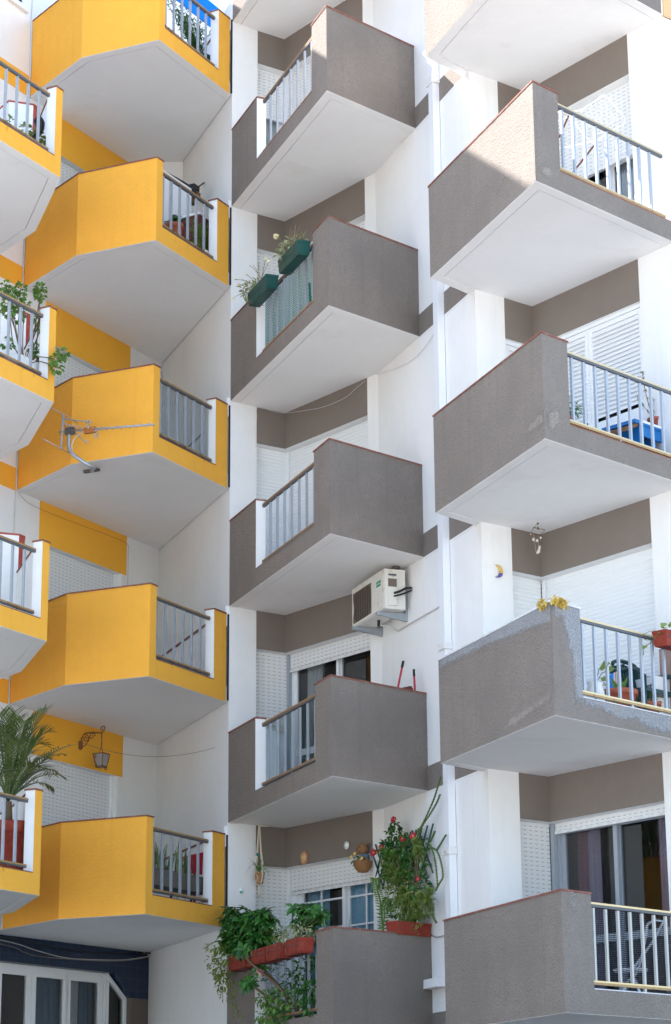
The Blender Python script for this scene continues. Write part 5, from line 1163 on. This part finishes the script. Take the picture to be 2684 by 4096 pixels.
for k in range(40):
    t = 1.5+rng.uniform(-.2,.42); z = 13.95-abs(t-1.5)*.6+rng.uniform(-.28,.08); P = bez(F_cd(1.5,-.3,13.6), F_cd((t+1.5)/2,-.28,z+.12), F_cd(t,-.26+rng.uniform(-.1,.08),z), 8); s.tube(P, .003, 4)
    for p in P[2:]:
        for _ in range(7): leaf(b, p+rv(rng)*.012, rv(rng), .045, .006, zv)
b.build('foliage', M['leaf_yl'], pp); s.build('stem', M['gstem'], pp)
cbn = thing('cabinet', 'mahogany cabinet with a white top behind the fern on the second yellow balcony', 'cabinet', F_cd(1.72,-.42,zf)); b = MB(); b.fbox(F_cd, 1.55, 1.92, -.62, -.34, zf, 14.12); b.build('carcass', M['cabinet'], cbn); b = MB(); b.fbox(F_cd, 1.53, 1.94, -.64, -.32, 14.12, 14.15); b.build('top', M['ywhite'], cbn); b = MB(); b.fbox(F_cd, 1.73, 1.735, -.341, -.336, zf+.05, 14.1); b.build('door_joint', M['black'], cbn)
wt = thing('storage_unit', 'tall white storage unit behind the railing of the second yellow balcony', 'storage unit', F_cd(1.2,-.95,zf)); b = MB(); b.fbox(F_cd, .9, 1.98, -1.3, -.75, zf, 14.76); b.build('body', M['pvc'], wt); b = MB(); b.fbox(F_cd, 1.42, 1.425, -.752, -.747, zf+.1, 14.7); b.build('door_joint', M['cable'], wt)
b = MB(); b.tube(spline([F_cd(1.55,-.9,14.83), F_cd(1.9,-.9,14.86), F_cd(2.22,-.9,14.86), F_cd(2.28,-.9,14.80)], 5), [.045]*10+[.05]*6, 8); tag(b.build('parasol', cloth('dark_patterned_cloth', (.05,.05,.06))), 'folded dark parasol lying on top of the white storage unit', 'parasol')
br = thing('broom', 'wooden broom leaning on the white side wall of the second yellow balcony', 'broom', F_cd(2.2,-.95,zf)); b = MB(); b.tube([F_cd(2.25,-.95,14.85), F_cd(2.62,-.95,15.155)], .012, 6); b.build('handle', M['wood'], br); b = MB(); b.box(F_cd(2.38,-.95,14.88), (.16,.08,.07), 0, Matrix.Rotation(1.0,3,'Z')); b.fbox(F_cd, 2.22, 2.40, -1.0, -.92, 14.72, 14.86, 0); b.build('head', M['wood'], br); b = MB(); b.fbox(F_cd, 2.28, 2.42, -1.0, -.9, 14.92, 15.0); b.build('bristles', M['black'], br)
zf = zy(5)+.2
tr_ = thing('planter_trough', 'long mossy concrete trough on legs on the lowest yellow balcony', 'planter', F_cd(1.1,-.35,zf)); b = MB(); b.hexa([F_cd(.35,-.22,4.97), F_cd(1.72,-.22,4.97), F_cd(1.72,-.5,4.97), F_cd(.35,-.5,4.97)], [F_cd(.28,-.19,5.165), F_cd(1.76,-.19,5.165), F_cd(1.76,-.53,5.165), F_cd(.28,-.53,5.165)]); b.build('trough', M['conc'], tr_)
for t in (.6, 1.05, 1.5):
    b = MB(); b.tube([F_cd(t-.08,-.3,zf), F_cd(t,-.33,4.97), F_cd(t+.08,-.36,zf)], .009, 5); b.build('leg', M['black'], tr_)
rng = RN(110); bases = []
for k in range(90):
    t = rng.uniform(.36,1.5); bases.append((t, -.34+rng.uniform(-.1,.1), 5.62-.08*(t-.3)+rng.uniform(-.26,.05), rng.uniform(-.1,.13), rng.uniform(.026,.042)))
straps('row of snake plants growing in the mossy concrete trough', F_cd, bases, 111, 5.15)
rc = MB(); rc.hexa([F_cd(1.86,-.62,5.28), F_cd(2.10,-.55,5.28), F_cd(2.12,-.58,5.28), F_cd(1.88,-.65,5.28)], [F_cd(1.80,-.64,5.48), F_cd(2.15,-.57,5.57), F_cd(2.17,-.60,5.57), F_cd(1.82,-.67,5.48)]); rc.tube([F_cd(2.0,-.6,zf), F_cd(2.0,-.6,5.3)], .02, 6); tag(rc.build('scoop', M['redpaint']), 'bright red plastic scoop standing behind the concrete trough', 'scoop')
# level 3: handrail-like leaning stick behind the wire net
b = MB(); b.tube([F_nk(F_nk.L-.78,.12,11.25), F_nk(F_nk.L-2.2,.12,11.27)], .014, 6); tag(b.build('pole', M['wood']), 'brown wooden pole lying against the white wall behind the grey wire net', 'pole')
# ------------------------------------------------------------------ far left balconies' things
Fk = Fr(pt['K'], pt['K']-wdir)     # t runs away from the corner
def kp(t, i, z): w_ = Fk.p+Fk.d*t+F_K.n*(-i); return Vector((w_.x, w_.y, z))
rng = RN(120); z0 = zl(1)
tr2 = thing('potted_plant', 'row of fleshy green succulents on the sill of the topmost far left balcony', 'potted plant', kp(.1,.3,z0+.2)); b = MB(); b.hexa([kp(-.14,.22,z0+.2), kp(.9,.22,z0+.2), kp(.9,.38,z0+.2), kp(-.14,.38,z0+.2)], [kp(-.14,.2,z0+.42), kp(.9,.2,z0+.42), kp(.9,.4,z0+.42), kp(-.14,.4,z0+.42)]); b.build('trough', M['redpl'], tr2); b = MB()
for c, n, r in (((-.20,.3,z0+.64),34,.06),((-.10,.3,z0+.60),30,.05),((.10,.3,z0+.58),50,.07),((.32,.3,z0+.57),34,.06),((.62,.3,z0+.56),14,.04)): cloud(b, rng, kp(*c), (r,r,r*.9), n, .06, .035)
b.build('foliage', M['leaf_yl'], tr2)
b = MB(); c = kp(.14,.3,13.78); 
b.tube(spline([c+Vector((.0,.0,.11)), c+Vector((.05,.02,.07)), c+Vector((.06,.03,-.02)), c+Vector((.02,.0,-.12)), c+Vector((-.02,-.01,-.2))], 5), [.03,.05,.055,.06,.06,.06,.06,.06,.055,.055,.05,.05,.05,.045,.045,.04,.04,.035,.03,.03,.02], 8); tag(b.build('flip_flop', M['black']), 'dark rubber flip-flop standing on end in the topmost far left balcony', 'shoe')
rng = RN(121); z0 = zl(2)
gp = thing('potted_plant', 'leggy geranium climbing out through the second far left railing', 'potted plant', kp(.2,.3,z0+.2)); b = MB(); b.hexa([kp(-.12,.2,z0+.2), kp(.42,.2,z0+.2), kp(.42,.40,z0+.2), kp(-.12,.40,z0+.2)], [kp(-.14,.18,z0+.50), kp(.44,.18,z0+.50), kp(.44,.42,z0+.50), kp(-.14,.42,z0+.50)]); b.build('trough', M['pvc'], gp)
b = MB(); s = MB()
for (t, i, z, n, r) in ((-.074,.3,11.74,60,.065),(-.075,.3,11.66,40,.055),(.315,.3,11.60,50,.06),(.315,.3,11.50,46,.055),(.236,.3,11.452,30,.05),(.581,.3,11.55,34,.06),(.50,.3,11.53,24,.045),(.509,.3,11.36,70,.08),(.52,.3,11.26,50,.07),(.324,.3,11.26,44,.055),(-.092,.3,11.36,50,.06),(-.10,.3,11.24,30,.05),(.002,.3,10.98,40,.05),(.519,.3,10.86,34,.06),(-.128,.28,10.86,44,.055),(.03,.28,10.90,20,.04),(.167,-.12,10.70,40,.05),(.138,-.12,10.611,46,.055),(.02,-.12,10.81,44,.055)):
    c = kp(t,i,z); cloud(b, rng, c, (r,r,r), n, .05, .042, 0, .1)
    s.tube(spline([kp(.2,.28,z0+.45), kp((t+.2)/2+rng.uniform(-.08,.08),(i+.28)/2,min(z,11.0)*.5+10.8*.5), c], 6), .0065, 5)
b.build('foliage', M['leaf_md'], gp); s.build('stem', M['stem'], gp)
z0 = zl(4)
pm = thing('potted_palm', 'feathery palm in a big red pot on the lowest far left balcony', 'potted palm', kp(.0,.46,z0+.2)); pot(pm, kp(.0,.46,z0+.2), .275, .63, M['redpl'])
rng = RN(130); b = MB(); s = MB(); cr_ = kp(.02,.46,5.62)
tg = [(-.417,.3,6.727),(-1.0,.35,6.40),(-.614,.3,5.85),(-.154,.3,6.56),(.094,.3,6.517),(.317,.3,6.40),(-.674,.3,6.05),(-.344,.2,6.15),(.6,.2,6.3),(.8,.4,6.1),(.45,.0,6.2),(-.5,.7,5.9),(.1,.0,5.95),(.75,.1,5.8),(-.1,.1,6.25),(.5,.6,6.5),(-.35,.6,6.4),(.25,.1,6.45),(.0,.5,6.6),(-.75,.25,6.25),(-.55,.5,6.55),(-.25,.6,6.7),(-.85,.5,6.05),(-.5,.1,5.95),(.15,.6,6.65),(-.2,.1,6.4),(.35,.35,6.55),(-.65,.6,6.3)]
for (t, i, z) in tg:
    tip = kp(t, i, z); mid_ = cr_*.42+tip*.58+Vector((0,0,.22+.10*rng.random())); P = bez(cr_, mid_, tip, 26); s.tube([P[k] for k in range(0,27,2)], [.010-.0006*k for k in range(14)], 5)
    for k in range(5, 27):
        d = (P[min(k+1,26)]-P[k-1]).normalized(); sd = d.cross(zv).normalized(); L = .25*(1-abs(k-15)/17)+.07
        for sg in (-1, 1):
            dd = (d*.75+sd*sg*.72+Vector((0,0,rng.uniform(-.05,.28)))).normalized(); q = P[k]; e_ = q+dd*L-Vector((0,0,L*.10)); w_ = dd.cross(zv+sd*.3*sg).normalized()*.0085; m2 = q+dd*L*.5
            b.face([q-w_*.5, q+w_*.5, m2+w_, m2-w_]); b.face([m2-w_, m2+w_, e_])
b.build('frond', M['palm'], pm); s.build('rachis', M['gstem'], pm)
b = MB(); b.tube([cr_-Vector((0,0,.3)), cr_], [.07,.05], 8); b.build('trunk', M['stem'], pm)
# ------------------------------------------------------------------ weathered patches on the grey render
def soft_patch_mat(name, col, var):
    """skim of plaster that thins out raggedly towards its rim (UV.x = distance from the rim)"""
    m = stucco(name, col, var, 16, .4, .008, stain=(.44,.33,.26)); nt = m.node_tree; out = [n for n in nt.nodes if n.type == 'OUTPUT_MATERIAL'][0]
    uv = N(m, 'ShaderNodeUVMap'); sx = N(m, 'ShaderNodeSeparateXYZ'); lk(m, uv.outputs[0], sx.inputs[0]); nz = noise(m, coords(m), 13, 6, .7)
    a = N(m, 'ShaderNodeMath', operation='MULTIPLY_ADD'); a.inputs[1].default_value = .17; lk(m, nz, a.inputs[0]); lk(m, sx.outputs[0], a.inputs[2])
    mr = N(m, 'ShaderNodeMapRange'); mr.inputs['From Min'].default_value = .095; mr.inputs['From Max'].default_value = .15; lk(m, a.outputs[0], mr.inputs['Value'])
    fz = noise(m, coords(m), 70, 3, .6); k = N(m, 'ShaderNodeMath', operation='MULTIPLY'); lk(m, mr.outputs[0], k.inputs[0]); lk(m, ramp(m, fz, [(.25, W(.30)), (.65, W(.9))]), k.inputs[1])
    tr = N(m, 'ShaderNodeBsdfTransparent'); ms = N(m, 'ShaderNodeMixShader'); lk(m, k.outputs[0], ms.inputs[0]); lk(m, tr.outputs[0], ms.inputs[1]); lk(m, bsdf(m).outputs[0], ms.inputs[2]); lk(m, ms.outputs[0], out.inputs[0])
    return m
M['patch'] = soft_patch_mat('bare_cement_skim', (.36,.365,.375), .12); M['pale'] = soft_patch_mat('worn_pale_skim', (.36,.315,.27), .12)
def patch(bal, Fw, poly, m='patch', seed=0, jit=.02):
    P = [(p[0], p[1], len(p) > 2) for p in poly]; n = len(P)
    def inside(x, y):
        c = False
        for k in range(n):
            (x0,y0,_), (x1,y1,_) = P[k], P[(k+1) % n]
            if (y0 > y) != (y1 > y) and x < (x1-x0)*(y-y0)/(y1-y0)+x0: c = not c
        return c
    def dist(x, y):
        d = 9
        for k in range(n):
            (x0,y0,f0), (x1,y1,f1) = P[k], P[(k+1) % n]
            if f0 and f1: continue      # a hard rim: edge of the wall
            L2 = (x1-x0)**2+(y1-y0)**2; t = max(0, min(1, ((x-x0)*(x1-x0)+(y-y0)*(y1-y0))/L2)) if L2 else 0
            d = min(d, math.hypot(x-x0-t*(x1-x0), y-y0-t*(y1-y0)))
        return d
    xs = [p[0] for p in P]; ys = [p[1] for p in P]; c = .025; b = MB(); o = .0045
    hx = [p[0] for p in P if p[2]]; hy = [p[1] for p in P if p[2]]
    x0, x1, y0, y1 = min(xs)-.05, max(xs)+.05, min(ys)-.05, max(ys)+.05
    if hx: x0 = max(x0, min(xs)) if min(hx) <= min(xs)+1e-6 else x0; x1 = min(x1, max(xs)) if max(hx) >= max(xs)-1e-6 else x1; y1 = min(y1, max(ys)) if max(hy) >= max(ys)-1e-6 else y1
    nx, ny = max(1, int((x1-x0)/c)), max(1, int((y1-y0)/c)); val = {}
    hard = [(p[0], p[1]) for p in P if p[2]]
    for i in range(nx+1):
        for j in range(ny+1):
            x, y = x0+(x1-x0)*i/nx, y0+(y1-y0)*j/ny; d = dist(x, y); val[i,j] = (x, y, min(.1, d) if inside(min(max(x,min(xs)+1e-4),max(xs)-1e-4), min(max(y,min(ys)+1e-4),max(ys)-1e-4)) else -min(.1, d))
    for i in range(nx):
        for j in range(ny):
            q = [val[i,j], val[i+1,j], val[i+1,j+1], val[i,j+1]]
            if max(v[2] for v in q) < -.06: continue
            b.face([Fw(v[0], o, v[1]) for v in q], 0, [(v[2], 0) for v in q])
    return b.build('plaster_patch', M[m], bal)
z = zr(3); LP = F_PQ.L
patch(BAL['r',3], F_PQ, [(.02,z+1.12,1),(.02,z+1.0),(.6,z+1.0),(1.2,z+.99),(1.8,z+.95),(2.4,z+.93),(LP-.01,z+.90,1),(LP-.01,z+1.12,1)], 'patch', 1)
patch(BAL['r',3], F_QR, [(.30,z+.15),(.7,z+.13),(1.0,z+.06),(1.25,z+.10),(1.5,z+.02),(2.3,z+.04,1),(2.3,z+.225,1),(.435,z+.225,1),(.30,z+.225)], 'patch', 2, .025)
patch(BAL['r',3], F_QR, [(.006,z+1.12,1),(.006,z+.95),(.15,z+.97),(.20,z+.8),(.26,z+.6),(.27,z+.45),(.30,z+.20),(.434,z+.16,1),(.434,z+1.12,1)], 'patch', 12, .025)
patch(BAL['r',3], F_PQ, [(1.55,z+.06),(1.75,z+.20),(2.1,z+.22),(2.5,z+.26),(2.75,z+.30),(2.76,z+.12),(2.5,z+.10),(2.1,z+.05),(1.75,z+.02)], 'pale', 3, .03)
z = zr(2); patch(BAL['r',2], F_QR, [(.01,z+.12),(.02,z+.3),(.12,z+.36),(.26,z+.37),(.27,z+.2),(.15,z+.06)], 'pale', 4, .025); patch(BAL['r',2], F_PQ, [(2.35,z+.15),(2.4,z+.27),(2.62,z+.31),(LP-.01,z+.33,1),(LP-.01,z+.14,1),(2.6,z+.12)], 'pale', 5, .03)
patch(BAL['r',2], F_QR, [(.95,z+.09),(1.0,z+.12),(1.2,z+.07),(1.22,z+.05),(1.05,z+.06)], 'pale', 6, .01)
z = zr(4); patch(BAL['r',4], F_QR, [(.03,z+1.0),(.08,z+1.08),(.2,z+1.08),(.28,z+1.0),(.2,z+.92),(.1,z+.96)], 'pale', 7, .02)
for t in (1.1, 1.5, 1.85): patch(BAL['r',4], F_QR, [(t,z+.17),(t+.05,z+.20),(t+.2,z+.19),(t+.22,z+.15),(t+.1,z+.14)], 'pale', int(t*10), .012)
z = zr(1); patch(BAL['r',1], F_PQ, [(1.75,z+.20),(1.85,z+.33),(1.98,z+.36),(2.12,z+.40),(2.14,z+.32),(1.95,z+.24)], 'pale', 9, .025); patch(BAL['r',1], F_QR, [(.04,z+.08),(.1,z+.22),(.2,z+.27),(.33,z+.2),(.3,z+.06)], 'pale', 10, .02)

M['drip'] = soft_patch_mat('brown_rain_streak', (.16,.09,.035), .2)
rng = RN(200)
def drips(bal, Fw, t0, t1, ztop, n):
    for _ in range(n):
        t = rng.uniform(t0, t1); h = rng.uniform(.06, .20); wd = rng.uniform(.008, .03)
        patch(bal, Fw, [(t-wd*2.5, ztop), (t+wd*3, ztop), (t+wd, ztop-.03), (t+wd*.6, ztop-h), (t-wd*.5, ztop-h*.9), (t-wd, ztop-.03)], 'drip')
for k in range(1, 6): drips(BAL['y', k], F_cd, .2, 1.45, zy(k)+.233, 4)
F_Kf = Fr(Kl, pt['K'])
for k in range(1, 5): drips(BAL['l', k], F_Kf, F_Kf.L-1.1, F_Kf.L-.15, zl(k)+.233, 4)
M['gdrip'] = soft_patch_mat('dark_rain_streak', (.08,.07,.06), .2)
